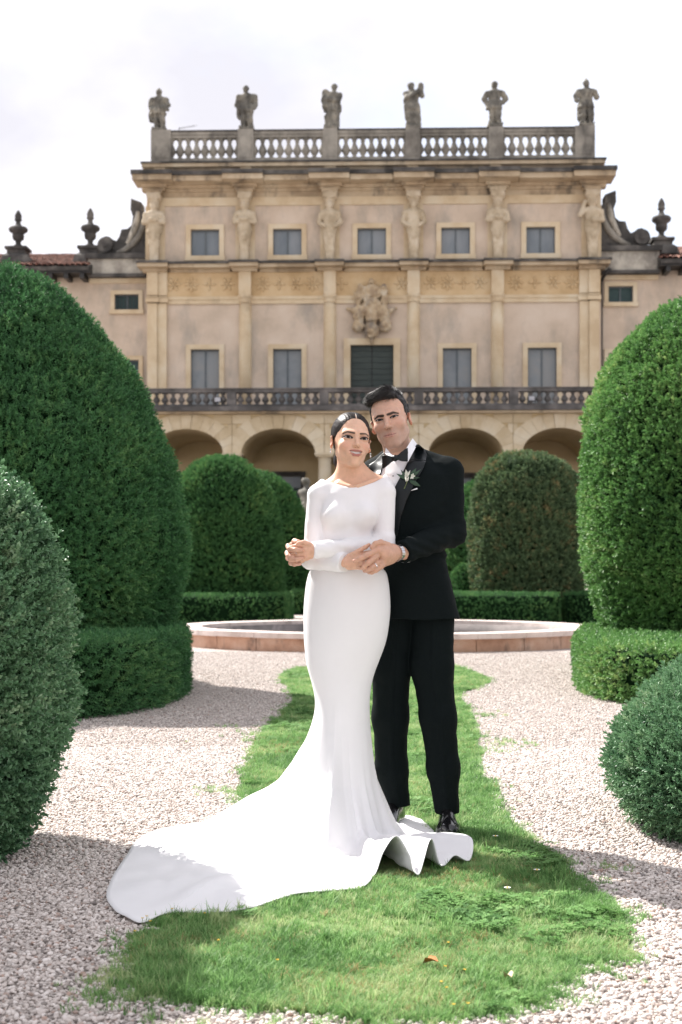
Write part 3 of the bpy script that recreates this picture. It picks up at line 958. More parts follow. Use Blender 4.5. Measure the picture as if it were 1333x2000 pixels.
stucco = material('pink_stucco', [(.48, .39, .30), (.565, .46, .36), (.61, .51, .41)], scale=.7, rough=.92, bump=.25, bscale=14, stain=((.33, .295, .25), .6, .50, .72))
ystone = material('yellow_stone', [(.52, .40, .255), (.60, .485, .325), (.64, .55, .405)], scale=.9, rough=.85, bump=.25, bscale=10, stain=((.36, .29, .20), .8, .60, .82))
frieze_m = material('frieze_plaster', [(.47, .33, .175), (.56, .41, .235), (.60, .47, .295)], scale=.8, rough=.9, bump=.2, bscale=12, stain=((.33, .25, .15), .7, .60, .8))
gstone = material('weathered_grey_stone', [(.15, .138, .118), (.245, .228, .195), (.33, .305, .26)], scale=1.1, rough=.9, bump=.35, bscale=9, stain=((.055, .052, .047), 1.0, .52, .72))
dstone = material('blackened_stone', [(.035, .034, .032), (.075, .070, .065), (.15, .14, .125)], scale=1.4, rough=.92, bump=.35, bscale=9, stain=((.03, .03, .029), .9, .5, .7))
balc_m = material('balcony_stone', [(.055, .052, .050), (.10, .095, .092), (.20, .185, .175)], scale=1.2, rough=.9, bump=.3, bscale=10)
cornice_m = material('cornice_stone', [(.32, .245, .16), (.47, .37, .25), (.55, .46, .33)], scale=.8, rough=.88, bump=.3, bscale=10, stain=((.075, .068, .058), .9, .53, .70))
statue_m = material('statue_stone', [(.085, .08, .07), (.17, .16, .135), (.29, .265, .215)], scale=2.2, rough=.92, bump=.4, bscale=12, stain=((.05, .048, .043), 1.6, .52, .68), coord='world')
herm_m = material('caryatid_stone', [(.38, .305, .205), (.50, .415, .295), (.58, .50, .38)], scale=1.5, rough=.88, bump=.3, bscale=10, stain=((.25, .20, .14), 1.8, .60, .78))
ashlar = material('arcade_ashlar', [(.47, .38, .245), (.56, .47, .325), (.61, .54, .41)], scale=.9, rough=.87, bump=.3, bscale=9, stain=((.36, .27, .16), .8, .58, .76), rnd=.2)
ochre = material('loggia_ochre', [(.46, .355, .20), (.53, .42, .25), (.58, .475, .30)], scale=.5, rough=.95, bump=.15, bscale=10)
pane_m = material('blind_window', [(.13, .155, .175), (.17, .195, .215), (.21, .23, .245)], scale=1.3, rough=.25, spec=.5, stretch=(1, 1, .35), rnd=.3)
low_pane = material('screened_window', [(.165, .185, .20), (.205, .225, .235), (.235, .24, .235)], scale=1.1, rough=.35, spec=.5, rnd=.3)
green_m = material('green_shutter', [(.018, .045, .045), (.028, .062, .060)], scale=3, rough=.55)
door_m = material('dark_door', [(.028, .040, .036), (.045, .058, .050)], scale=2, rough=.6, stretch=(1, 1, 6))
case_m = material('casement_paint', [(.085, .105, .115), (.12, .14, .15)], scale=4, rough=.6)
iron = material('dark_iron', [(.02, .02, .02), (.035, .033, .03)], rough=.5)
tile_m = material('roof_tile', [(.10, .055, .042), (.22, .095, .065), (.33, .16, .11)], scale=5, rough=.9, bump=.2, bscale=20, stain=((.05, .045, .04), 2.5, .52, .7))
white_stain = material('pale_parapet', [(.26, .235, .20), (.42, .39, .33), (.54, .50, .42)], scale=1.4, rough=.9, bump=.3, bscale=10, stain=((.06, .056, .05), 1.3, .50, .66))
attic_m = material('attic_brick_plaster', [(.20, .15, .11), (.29, .235, .17), (.36, .30, .22)], scale=.9, rough=.9, bump=.3, bscale=12, stain=((.09, .08, .07), 1.0, .52, .72))

def vbox(name, x0, x1, ytop, ybot, f, b, mat, parent=villa):
    return MB().box(U(x0), U(x1), -f, b, Z(ybot), Z(ytop)).build(name, mat, parent)

def wall_holes(name, x0, x1, z0, z1, y, depth, holes, mat, parent=villa):
    """front skin of a wall with real openings and their reveals (metres)"""
    us = sorted({x0, x1, *[h[0] for h in holes], *[h[1] for h in holes]})
    zs = sorted({z0, z1, *[h[2] for h in holes], *[h[3] for h in holes]})
    mb = MB()
    for i in range(len(us) - 1):
        for j in range(len(zs) - 1):
            cu, cz = (us[i] + us[i + 1]) / 2, (zs[j] + zs[j + 1]) / 2
            if any(h[0] < cu < h[1] and h[2] < cz < h[3] for h in holes): continue
            mb.add([(us[i], y, zs[j]), (us[i + 1], y, zs[j]), (us[i + 1], y, zs[j + 1]), (us[i], y, zs[j + 1])], [(0, 1, 2, 3)])
    for a, b, c, d in holes:
        e = y + depth
        mb.add([(a, y, c), (b, y, c), (b, y, d), (a, y, d), (a, e, c), (b, e, c), (b, e, d), (a, e, d)], [(0, 4, 5, 1), (1, 5, 6, 2), (2, 6, 7, 3), (3, 7, 4, 0)])
    mb.add([(x0, y, z1), (x1, y, z1), (x1, y + 12, z1), (x0, y + 12, z1), (x0, y, z0), (x1, y, z0), (x1, y + 12, z0), (x0, y + 12, z0)], [(0, 1, 2, 3), (0, 3, 7, 4), (1, 5, 6, 2), (2, 6, 7, 3)])
    return mb.build(name, mat, parent)

def window(x0, x1, ytop, ybot, fw, fmat, pmat, y=0.0, name='window', panes=2, sill=True, grille=False):
    """stone surround, recessed panes, mullion"""
    a, b, c, d = U(x0), U(x1), Z(ybot), Z(ytop)
    w = fw * S
    mb = MB()
    mb.box(a - w, a, y - .07, y + .02, c, d); mb.box(b, b + w, y - .07, y + .02, c, d)
    mb.box(a - w, b + w, y - .072, y + .02, d, d + w)
    if sill: mb.box(a - w - .04, b + w + .04, y - .12, y + .02, c - w, c)
    o = mb.build(name, fmat, villa)
    n = panes
    for k in range(n):
        p0, p1 = a + (b - a) * k / n + .02, a + (b - a) * (k + 1) / n - .02
        MB().box(p0, p1, y + .16, y + .18, c, d).build('pane', pmat, o)
    m = MB()
    for k in range(n + 1):
        q = a + (b - a) * k / n
        m.box(q - .03, q + .03, y + .12, y + .165, c, d)
    m.box(a, b, y + .118, y + .162, d - .06, d); m.box(a, b, y + .118, y + .162, c, c + .06)
    m.build('casement', case_m, o)
    if grille:
        for k in range(1, 7):
            q = a + (b - a) * k / 7
            MB().box(q - .012, q + .012, y + .02, y + .04, c, d).build('bar', iron, o)
    return (a, b, c, d)

PIL = [303, 479, 645, 808, 971, 1152]
WX = [400, 561.5, 726.5, 890, 1055]
# ---- upper storey
up_h = [(U(x - 28), U(x + 28), Z(498), Z(446)) for x in WX]
wall_holes('upper_wall', U(285), U(1172), Z(520), Z(372), 0, .2, up_h, stucco)
for x in WX: window(x - 28, x + 28, 446, 498, 9.5, ystone, pane_m)
# ---- piano nobile
pn_h = [(U(x - 28), U(x + 28), FLOOR + 5.0, Z(681)) for x in (400, 561.5, 893, 1058)] + [(U(685), U(769), FLOOR + 5.0, Z(674))]
wall_holes('main_wall', U(285), U(1172), FLOOR + 5.0, Z(592), 0, .2, pn_h, stucco)
for x in (400, 561.5, 893, 1058):
    o = window(x - 28, x + 28, 681, 806, 9.5, ystone, low_pane, sill=False)
# central balcony door with boarded shutters
dm = MB(); a, b, c, d = U(685), U(769), FLOOR + 5.0, Z(674); w = 13 * S
dm.box(a - w, a, -.08, .02, c, d); dm.box(b, b + w, -.08, .02, c, d); dm.box(a - w, b + w, -.082, .02, d, d + w)
bd = dm.build('balcony_door', ystone, villa)
for s in (0, 1):
    p0 = a + (b - a) * s / 2
    for k in range(14):
        z0 = c + (d - c) * k / 14
        MB().box(p0 + .02, p0 + (b - a) / 2 - .02, .12 + .004 * (k % 2), .16, z0 + .008, z0 + (d - c) / 14 - .008).build('board', door_m, bd)
MB().box(a, b, .17, .19, c, d).build('door_back', iron, bd)
# frieze with relief rosettes and architrave
vbox('frieze', 286, 1171, 530, 578, .05, .1, frieze_m)
vbox('architrave', 286, 1171, 578, 584, .11, .1, ystone); vbox('architrave', 286, 1171, 584, 592.5, .075, .1, ystone)
def rosette(r=.36, petals=6):
    mb = MB()
    for k in range(petals):
        a = 2 * math.pi * k / petals
        c, s = math.cos(a), math.sin(a)
        pts = [(.1, 0), (.5, .2), (.85, .16), (1, 0), (.85, -.16), (.5, -.2)]
        vs = [((x * c - y * s) * r, 0, (x * s + y * c) * r) for x, y in pts]
        vs2 = [(v[0] * .8, -.055, v[2] * .8) for v in vs]
        n = len(pts)
        mb.add(vs + vs2, [tuple(range(n, 2 * n))] + [(i, (i + 1) % n, (i + 1) % n + n, i + n) for i in range(n)])
    mb.lathe([(.14 * r, -.06), (.2 * r, .0), (.12 * r, .08), (.02 * r, .1)], seg=8)
    return mb.mesh('rosette', True)
ROS = [rosette(.34, 6), rosette(.36, 8), rosette(.3, 4)]
for i in range(5):
    if i == 2: xs_ = (690 - 22, 762 + 22)
    else:
        a, b = PIL[i] + 18, PIL[i + 1] - 18
        xs_ = [a + (b - a) * (k + .5) / 4 for k in range(4)]
    for k, x in enumerate(xs_):
        o = link('rosette', ROS[(i + k) % 3], frieze_m, villa, (U(x), -.055, Z(554)))
# half columns with capitals; paired pilasters at the corners
for i, x in enumerate(PIL):
    if i in (0, 5):
        for k, (xa, xb, f) in enumerate(((x - 15, x + 4, .26), (x + 4.3, x + 22, .16)) if i == 0 else ((x - 22, x - 4.3, .16), (x - 4, x + 15, .26))):
            p = vbox('pilaster', xa, xb, 592, 806, f, .1, ystone)
            MB().box(U(xa) - .07, U(xb) + .07, -f - .07, .1, Z(590), Z(582)).build('capital', ystone, p)
            MB().box(U(xa) - .03, U(xb) + .03, -f - .03, .1, Z(580.6), Z(578)).build('astragal', ystone, p)
            vbox('entablature_block', xa - 1, xb + 1, 530, 576, f, .1, ystone)
    else:
        r0 = 12 * S
        p = MB().lathe([(r0, FLOOR + 5), (r0 * 1.02, Z(700)), (r0 * .97, Z(640)), (r0 * .90, Z(592))], (U(x), 0, 0), 20).build('half_column', ystone, villa, True)
        MB().box(U(x) - r0 * 1.02, U(x) + r0 * 1.02, -.02, .1, FLOOR + 5, Z(592)).build('backing', ystone, p)
        MB().lathe([(r0 * .92, Z(592)), (r0 * 1.1, Z(590)), (r0 * .95, Z(588)), (r0 * 1.05, Z(584)), (r0 * 1.28, Z(580)), (r0 * 1.28, Z(576))], (U(x), 0, 0), 20).build('capital', ystone, p)
        vbox('entablature_block', x - 12, x + 12, 530, 576, .28, .1, ystone)

def cornice2(name, x0, x1, ytop, ybot, steps, res, mat, top_mat, ends):
    H = ybot - ytop
    for seg in range(2 * len(PIL) - 1):
        i = seg // 2
        if seg % 2 == 0:
            a, b, ex = PIL[i] - res, PIL[i] + res, .24
            if i == 0: a = x0
            if i == len(PIL) - 1: b = x1
        else:
            a, b, ex = PIL[i] + res, PIL[i + 1] - res, 0
        mb = MB(); e = None
        for k, (f0, f1, pr, inset) in enumerate(steps):
            la = a + (min(inset, 14) if (seg == 0) else 0); lb = b - (min(inset, 14) if seg == 2 * len(PIL) - 2 else 0)
            gx = .0 if not ex else -.25 * inset * S
            bb = MB() if k == len(steps) - 1 else mb
            bb.box(U(la) + (0 if seg == 0 or not ex else inset * S * .5), U(lb) - (0 if seg == 10 or not ex else inset * S * .5), -(pr + ex), .1, Z(ybot - H * f0), Z(ybot - H * f1))
            if k == len(steps) - 1: e = bb
        o = mb.build(name, mat, villa)
        e.build('drip_course', top_mat, o)
vbox('cornice_bed', 282, 1175, 367.6, 372.9, .118, .1, cornice_m)
vbox('cornice_bed', 280, 1177, 362.5, 367.5, .258, .1, cornice_m)
vbox('upper_architrave', 286, 1171, 384, 400, .07, .1, ystone)
vbox('upper_frieze', 286, 1171, 372, 384, .04, .1, cornice_m)
cornice2('main_cornice', 264, 1194, 345, 373, [(0, .20, .12, 40), (.20, .38, .26, 32), (.38, .74, 1.0, 2), (.74, 1, 1.12, 0)], 40, cornice_m, dstone, 1)
cornice2('string_cornice', 270, 1187, 514, 531, [(0, .35, .14, 9), (.35, .75, .55, 2), (.75, 1, .64, 0)], 29, cornice_m, dstone, 1)

# ---- attic and roof balustrade
vbox('attic_wall', 283, 1173, 327, 347, .35, 10, attic_m)
vbox('attic_cap', 279, 1177, 321, 329, .52, 10, cornice_m)
vbox('attic_cap_edge', 277, 1179, 319, 322, .58, 10, dstone)
for x in (313, 482, 646, 806, 966, 1141): vbox('attic_block', x - 11, x + 11, 329, 346, .44, -.35, cornice_m)
bal = vbox('roof_balustrade', 299, 1155, 260, 266, .44, -.04, gstone)
MB().box(U(297), U(1157), -.48, -.0, Z(260), Z(257.5)).build('coping', dstone, bal)
MB().box(U(301), U(1153), -.40, -.08, Z(272), Z(266.2)).build('rail', gstone, bal)
MB().box(U(299), U(1155), -.44, -.04, Z(319), Z(312)).build('plinth', gstone, bal)
POSTS = [(297, 336), (466, 497), (632, 660), (792, 820), (953, 981), (1119, 1157)]
for a, b in POSTS:
    MB().box(U(a), U(b), -.52, .06, Z(318.8), Z(256.6)).build('post', gstone, bal)
    MB().box(U(a) + .1, U(b) - .1, -.535, -.5, Z(312), Z(268)).build('panel', gstone, bal)
hb = Z(272) - Z(312)
def baluster_mesh(h, r):
    pr = [(.75, 0), (.75, .06), (.5, .08), (.42, .12), (.62, .2), (.98, .33), (1.0, .42), (.78, .54), (.46, .68), (.36, .76), (.5, .80), (.5, .83), (.40, .86), (.72, .92), (.75, .95), (.75, 1)]
    return MB().lathe([(r * a, h * b) for a, b in pr], seg=10).mesh('baluster', True)
BAL = baluster_mesh(hb, .18)
for i in range(5):
    a, b = POSTS[i][1], POSTS[i + 1][0]
    n = 7
    for k in range(-1, n + 1):
        x = a + (b - a) * (k + 1) / (n + 1)
        link('baluster', BAL, gstone, bal, (U(x), -.24, Z(312)))

# ---- balcony on the arcade
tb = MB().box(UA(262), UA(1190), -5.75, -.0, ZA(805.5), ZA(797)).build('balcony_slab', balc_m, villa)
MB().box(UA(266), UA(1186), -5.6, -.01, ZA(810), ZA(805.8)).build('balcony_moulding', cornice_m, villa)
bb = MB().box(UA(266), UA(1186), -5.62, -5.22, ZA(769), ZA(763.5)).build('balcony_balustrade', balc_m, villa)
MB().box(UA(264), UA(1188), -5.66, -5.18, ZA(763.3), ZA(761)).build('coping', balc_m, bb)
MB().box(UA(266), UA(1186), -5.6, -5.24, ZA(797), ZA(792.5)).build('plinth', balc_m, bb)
COLX = [277, 457, 637, 820, 1003, 1183]
BAL2 = baluster_mesh(ZA(769) - ZA(792.5), .14)
for i, x in enumerate(COLX):
    MB().box(UA(x - 9), UA(x + 9), -5.61, -5.23, ZA(792.4), ZA(769.1)).build('post', balc_m, bb)
    if i < 5:
        x2 = COLX[i + 1]
        for k in range(10):
            q = x + 9 + (x2 - x - 18) * (k + .5) / 10
            link('baluster', BAL2, balc_m, bb, (UA(q), -5.42, ZA(792.5)))

# ---- arcade
ZT, ZS = ZA(810), ZA(886)
RISE = ZA(838) - ZS
HWA = 72 * SA
for i in range(5):
    xc = (UA(COLX[i]) + UA(COLX[i + 1])) / 2
    x0, x1 = UA(COLX[i]), UA(COLX[i + 1])
    N = 22
    arc = [(xc + HWA * math.cos(math.pi * k / N), ZS + RISE * math.sin(math.pi * k / N)) for k in range(N + 1)]
    mb = MB()
    for k in range(N):
        (ax, az), (bx_, bz) = arc[k], arc[k + 1]
        mb.add([(ax, -5.25, az), (bx_, -5.25, bz), (bx_, -5.25, ZT), (ax, -5.25, ZT)], [(0, 3, 2, 1)])
        mb.add([(ax, -5.25, az), (bx_, -5.25, bz), (bx_, .0, bz), (ax, .0, az)], [(0, 1, 2, 3)])
    for q0, q1 in ((x0 + .001, xc - HWA), (xc + HWA, x1 - .001)):
        mb.box(q0, q1, -5.25, 0, ZS, ZT)
    mb.build('arcade_vault', ochre, villa)
    sp = MB().box(x0 + .002, x0 + .003, -5.26, -5.2, ZS, ZT)
    # spandrel courses of cut stone, clipped by the arch
    nv = 13
    ext = 30 * SA
    def arcpt(t, e): return (xc + (HWA + e) * math.cos(t), ZS + (RISE + e) * math.sin(t))
    for k in range(nv):
        t0, t1 = math.pi * k / nv + .0025, math.pi * (k + 1) / nv - .0025
        key = (k == nv // 2)
        e = ZT - ZS - RISE - .01 if key else ext
        ts = np.linspace(t0, t1, 4)
        poly = [arcpt(t, 0) for t in ts] + [(lambda q: (q[0], min(q[1], ZT - .01)))(arcpt(t, e)) for t in ts[::-1]]
        poly = [(min(max(px_, x0 + .01), x1 - .01), pz_) for px_, pz_ in poly]
        MB().prism(poly[::-1], -5.33 if key else -5.300, -5.252).build('voussoir', ashlar, villa)
    rows = 4
    for r_ in range(rows):
        z0, z1 = ZS + (ZT - ZS) * r_ / rows + .012, ZS + (ZT - ZS) * (r_ + 1) / rows - .012
        zm = (z0 + z1) / 2
        def edge(z):
            q = (z - ZS) / (RISE + ext)
            return (HWA + ext) * math.sqrt(max(0, 1 - q * q)) if q < 1 else .14
        for sd in (-1, 1):
            e = max(edge(zm), .16)
            xo = (x1 - xc) if sd > 0 else (xc - x0)
            if e >= xo - .05: continue
            L = xo - e
            m = max(1, int(L / .75))
            for k in range(m):
                a = e + L * k / m + .01; b = e + L * (k + 1) / m - .01
                q = sorted((xc + sd * a, xc + sd * b))
                MB().box(q[0], q[1], -5.299, -5.251, z0, z1).build('ashlar_block', ashlar, villa)
for i, x in enumerate(COLX):
    r0 = 13.2 * SA
    zc = ZA(889)
    o = MB().lathe([(r0 * 1.35, FLOOR), (r0 * 1.35, FLOOR + .2), (r0 * 1.12, FLOOR + .34), (r0, FLOOR + .44), (r0 * 1.01, FLOOR + 1.5), (r0 * .92, zc - .18), (r0 * 1.02, zc - .14), (r0 * .94, zc - .10), (r0 * 1.2, zc)], (UA(x), -4.95, 0), 20).build('arcade_column', ashlar, villa, True)
    MB().box(UA(x) - 19 * SA, UA(x) + 19 * SA, -5.37, -4.53, zc, ZS - .004).build('impost', ashlar, o)
    MB().box(UA(x) - 17 * SA, UA(x) + 17 * SA, -5.32, -4.58, zc - .075, zc - .003).build('impost_neck', ashlar, o)
    MB().box(UA(x) - .3, UA(x) + .3, -4.5, 0, zc + .05, ZS - .003).build('impost_beam', ochre, o)
lh = [(U(541), U(588), FLOOR, Z(930)), (U(884), U(922), FLOOR, Z(933)), (U(702), U(752), FLOOR, Z(930))]
wall_holes('loggia_wall', U(262), U(1196), FLOOR, FLOOR + 5.3, .02, .3, lh, ochre)
for a, b, c, d in lh:
    o = MB().box(a - .16, a, -.06, .04, c, d).box(b, b + .16, -.06, .04, c, d).box(a - .2, b + .2, -.08, .04, d, d + .2).build('loggia_door', dstone, villa)
    for s in (0, 1):
        p0 = a + (b - a) * s / 2
        MB().box(p0 + .015, p0 + (b - a) / 2 - .015, .16, .2, c + .01, d - .5).build('door_leaf', green_m, o)
    MB().box(a, b, .15, .19, d - .48, d).build('fanlight', pane_m, o)
MB().box(UA(240), UA(1215), -8, -.0, FLOOR - .3, FLOOR).build('terrace_paving', gstone, villa)

# ---- wings
WY = .55
def wing(x0, x1, sgn):
    wins = [(217, 265, 567, 598), (217, 265, 697, 756)] if sgn < 0 else [(1190, 1238, 557, 589), (1190, 1238, 688, 748)]
    holes = [(U(a), U(b), Z(d), Z(c)) for a, b, c, d in wins]
    wall_holes('wing_wall', U(x0), U(x1), FLOOR, Z(526), WY, .2, holes, stucco)
    for k, (a, b, c, d) in enumerate(wins): window(a, b, c, d, 8, ystone, green_m, WY, panes=2, grille=(k == 0 and sgn < 0))
wing(-260, 284, -1)
wing(1173, 1720, 1)
# parapets beside the main block, scrolls on top
def mir(x, s): return x if s > 0 else 1454 - x
VOL = [(1172, 477), (1172, 398), (1183, 390), (1183, 374), (1204, 366), (1205, 388), (1200, 402), (1203, 419), (1211, 426), (1223, 427), (1227, 441), (1233, 450), (1240, 447), (1246, 442), (1254, 440), (1263, 444), (1270, 452), (1272, 461), (1268, 471), (1263, 477)]
for s in (1, -1):
    q = sorted((U(mir(1172, s)), U(mir(1287, s))))
    dy = -8 if s < 0 else 0
    y0 = 478 - dy
    MB().box(q[0], q[1], WY - .35, 9, Z(530), Z(y0 + 14)).build('wing_parapet', white_stain, villa)
    MB().box(q[0] - .1, q[1] + .1, WY - .5, 9, Z(y0 + 14), Z(y0 + 4)).build('parapet_cap', dstone, villa)
    MB().box(q[0], q[1], WY - .5, 9, Z(536), Z(530)).build('parapet_cornice', dstone, villa)
    MB().box(q[0], q[1], WY - .1, WY + .1, Z(545), Z(536)).build('parapet_band', ystone, villa)
    poly = [(U(mir(x, s)), Z(y + 4 - dy)) for x, y in VOL]
    if s > 0: poly = poly[::-1]
    vo = MB().prism(poly, WY - .1, WY + .7).build('scroll_buttress', dstone, villa)
    c = (U(mir(1254, s)), Z(463 - dy))
    mb = MB()
    for rr, f in ((15, .30), (10, .22), (5, .34)):
        n = 20
        pts = [(c[0] + rr * S * math.cos(2 * math.pi * k / n), c[1] + rr * S * math.sin(2 * math.pi * k / n)) for k in range(n)]
        mb.prism(pts[::-1], WY - f, WY + .6 - rr * .001)
    mb.build('scroll_eye', dstone, vo)
    band = [(1176, 405), (1180, 425), (1188, 443), (1200, 458), (1216, 470), (1232, 476)]
    mb = MB(); mb.tube([(U(mir(x, s)), WY - .12, Z(y + 2 - dy)) for x, y in band], [.10, .13, .15, .15, .13, .09], 8); mb.build('scroll_band', gstone, vo, True)
    mb = MB(); mb.tube([(U(mir(x, s)), WY - .1, Z(y + 4 - dy)) for x, y in ((1190, 392), (1192, 408), (1196, 424), (1203, 440), (1212, 456))], [.08, .13, .15, .13, .08], 8); mb.build('acanthus', white_stain, vo, True)
# tiled roofs of the wings with deep eaves
for s in (1, -1):
    xa, xb = (1283, 1720) if s > 0 else (-260, 176)
    ze, zr = Z(520 if s < 0 else 514) + .02, Z(520 if s < 0 else 514) + 2.1
    MB().box(U(xa), U(xb), WY - 1.0, WY, ze - .30, ze - .06).build('eave_soffit', iron, villa)
    for k in range(14):
        x = xa + (xb - xa) * (k + .5) / 14
        MB().box(U(x) - .09, U(x) + .09, WY - .95, WY - .01, ze - .52, ze - .302).build('eave_bracket', iron, villa)
    rf = MB().prism([(WY - 1.15, ze - .06), (WY + 6.0, zr - .06), (WY + 6.0, zr - .3), (WY - 1.1, ze - .22)], 0, 1)
    rf.v = [(U(xa) + v[1] * (U(xb) - U(xa)), v[0], v[2]) for v in rf.v]
    ro = rf.build('wing_roof', dstone, villa)
    mb = MB(); w = .24
    nc = int((U(xb) - U(xa)) / w)
    for k in range(nc):
        x = U(xa) + (k + .5) * w
        for r_ in range(12):
            t0, t1 = r_ / 12, (r_ + 1.15) / 12
            jz = random.uniform(-.012, .012)
            vs = []
            for t, e in ((t0, .03), (min(t1, 1.0), .0)):
                for j in range(4):
                    a = math.pi * j / 3
                    vs.append((x + .115 * math.cos(a), WY - 1.2 + 7.2 * t, ze - .05 + (zr - ze) * t + .085 * math.sin(a) + e + jz))
            mb.add(vs, [(j, j + 1, j + 5, j + 4) for j in range(3)])
    t = mb.build('roof_tiles', tile_m, ro); tag(t, kind='stuff')
# downpipe beside the right corner
MB().tube([(U(1186), -.35, Z(532)), (U(1178), .1, Z(541)), (U(1174.5), .35, Z(552)), (U(1174.5), .35, Z(640)), (U(1174.5), .35, FLOOR + 3)], .075, 8).build('downpipe', iron, villa, True)

# ---- caryatids (half figures on tapering shafts)
def herm_fn(kind):
    def f(p):
        d = loft(p, [0, 1.0, 1.25], [0, 0, 0], [0, 0, 0], [.17, .24, .22], [.16, .2, .2], 4)
        d = smin(d, loft(p, [.95, 1.15, 1.35, 1.5], [0] * 4, [-.02] * 4, [.2, .31, .30, .24], [.15, .24, .24, .2]), .08)
        d = smin(d, ell(p, (0, -.04, 1.62), (.29, .22, .36)), .08)
        d = smin(d, ell(p, (0, -.02, 1.86), (.37, .2, .17)), .08)
        d = smin(d, rcone(p, (0, 0, 1.9), (0, -.05, 2.12), .11, .11), .04)
        d = smin(d, ell(p, (0, -.10, 2.17), (.135, .16, .18)), .03)
        d = smin(d, ell(p, (0, -.02, 2.22), (.2, .17, .18)), .06)
        d = smin(d, ell(p, (0, -.16, .98), (.13, .14, .2)), .06)
        for s in (-1, 1):
            sh = (s * .36, -.02, 1.84)
            if kind == 0: ar = [sh, (s * .42, -.1, 1.52), (-s * .12, -.32, 1.62)]
            elif kind == 1: ar = [sh, (s * .45, -.06, 1.5), (s * .22, -.26, 1.3)]
            else: ar = [sh, (s * .5, -.06, 1.72), (s * .3, -.05, 2.25)] if s > 0 else [sh, (s * .42, -.1, 1.5), (-s * .05, -.3, 1.45)]
            d = smin(d, chain(p, ar, [.115, .10, .075], .03), .05)
        d = smin(d, np.maximum(np.abs(p[:, 0]) - .3, np.maximum(np.abs(p[:, 1]) - .24, np.abs(p[:, 2] - 2.56) - .12)), .05)
        d = smin(d, loft(p, [2.3, 2.46], [0, 0], [0, 0], [.2, .28], [.16, .24]), .05)
        return d + .022 * vnoise(p, 7, kind) + .012 * vnoise(p, 15, kind + 4)
    return f
HERM = []
for k in range(3):
    V_, Q_ = sdf_mesh(herm_fn(k), (-.75, -.6, -.02), (.75, .45, 2.75), .038)
    HERM.append(np_mesh('caryatid', V_, Q_))
zb = Z(513)
for i, x in enumerate(PIL):
    xx = x + (-1 if i == 0 else (1 if i == 5 else 0))
    bk = vbox('herm_backing', xx - 19, xx + 19, 400, 514, .06, .1, ystone)
    o = link('caryatid', HERM[(0, 0, 1, 1, 0, 2)[i]], herm_m, villa, (U(xx), -.3, zb))
    o.scale = (-1 if i % 2 else 1, 1, (Z(378) - zb) / 2.68)
    vbox('herm_bracket', xx - 16, xx + 16, 373, 380, .5, .1, cornice_m)

# ---- carved coat of arms over the central door
crest_m = material('crest_stone', [(.30, .22, .14), (.44, .34, .22), (.52, .45, .34)], scale=2.2, rough=.9, bump=.4, bscale=14, stain=((.14, .13, .12), 1.6, .55, .72))
def arms_fn(p):
    x, z = np.abs(p[:, 0]), p[:, 2]
    q = np.stack([x, p[:, 1], z], 1)
    d = ell(p, (0, -.12, .15), (.42, .22, .52))
    d = smin(d, ell(q, (.52, -.1, -.15), (.25, .2, .42)), .08)
    d = smin(d, ell(q, (.55, -.12, .62), (.17, .2, .34)), .06)
    d = smin(d, ell(q, (.5, -.14, .98), (.13, .14, .15)), .04)
    d = smin(d, rcone(q, (.5, -.08, -.08), (1.02, -.06, .12), .12, .06), .06)
    d = smin(d, ell(q, (.58, -.12, -.62), (.26, .2, .26)), .06)
    d = smin(d, ell(p, (0, -.16, -.3), (.28, .24, .22)), .06)
    d = smin(d, ell(p, (0, -.12, -.78), (.30, .2, .42)), .08)
    d = smin(d, rcone(p, (0, -.08, -1.0), (0, -.05, -1.36), .16, .05), .06)
    d = smin(d, loft(p, [.6, .82, 1.0, 1.12], [0] * 4, [-.1] * 4, [.36, .27, .34, .12], [.2, .18, .2, .12]), .05)
    d = smin(d, ell(p, (0, -.1, 1.24), (.11, .11, .13)), .04)
    d = smin(d, ell(q, (.3, -.12, .78), (.1, .12, .22)), .05)
    d = smax(d, -ell(p, (0, -.4, .2), (.26, .14, .34)), .05)
    return d + .05 * vnoise(p, 7, 3) + .03 * vnoise(p, 15, 4)
V_, Q_ = sdf_mesh(arms_fn, (-1.2, -.5, -1.5), (1.2, .2, 1.5), .035)
link('coat_of_arms', np_mesh('coat_of_arms', V_, Q_), crest_m, villa, (U(726.5), -.12, Z(610)))

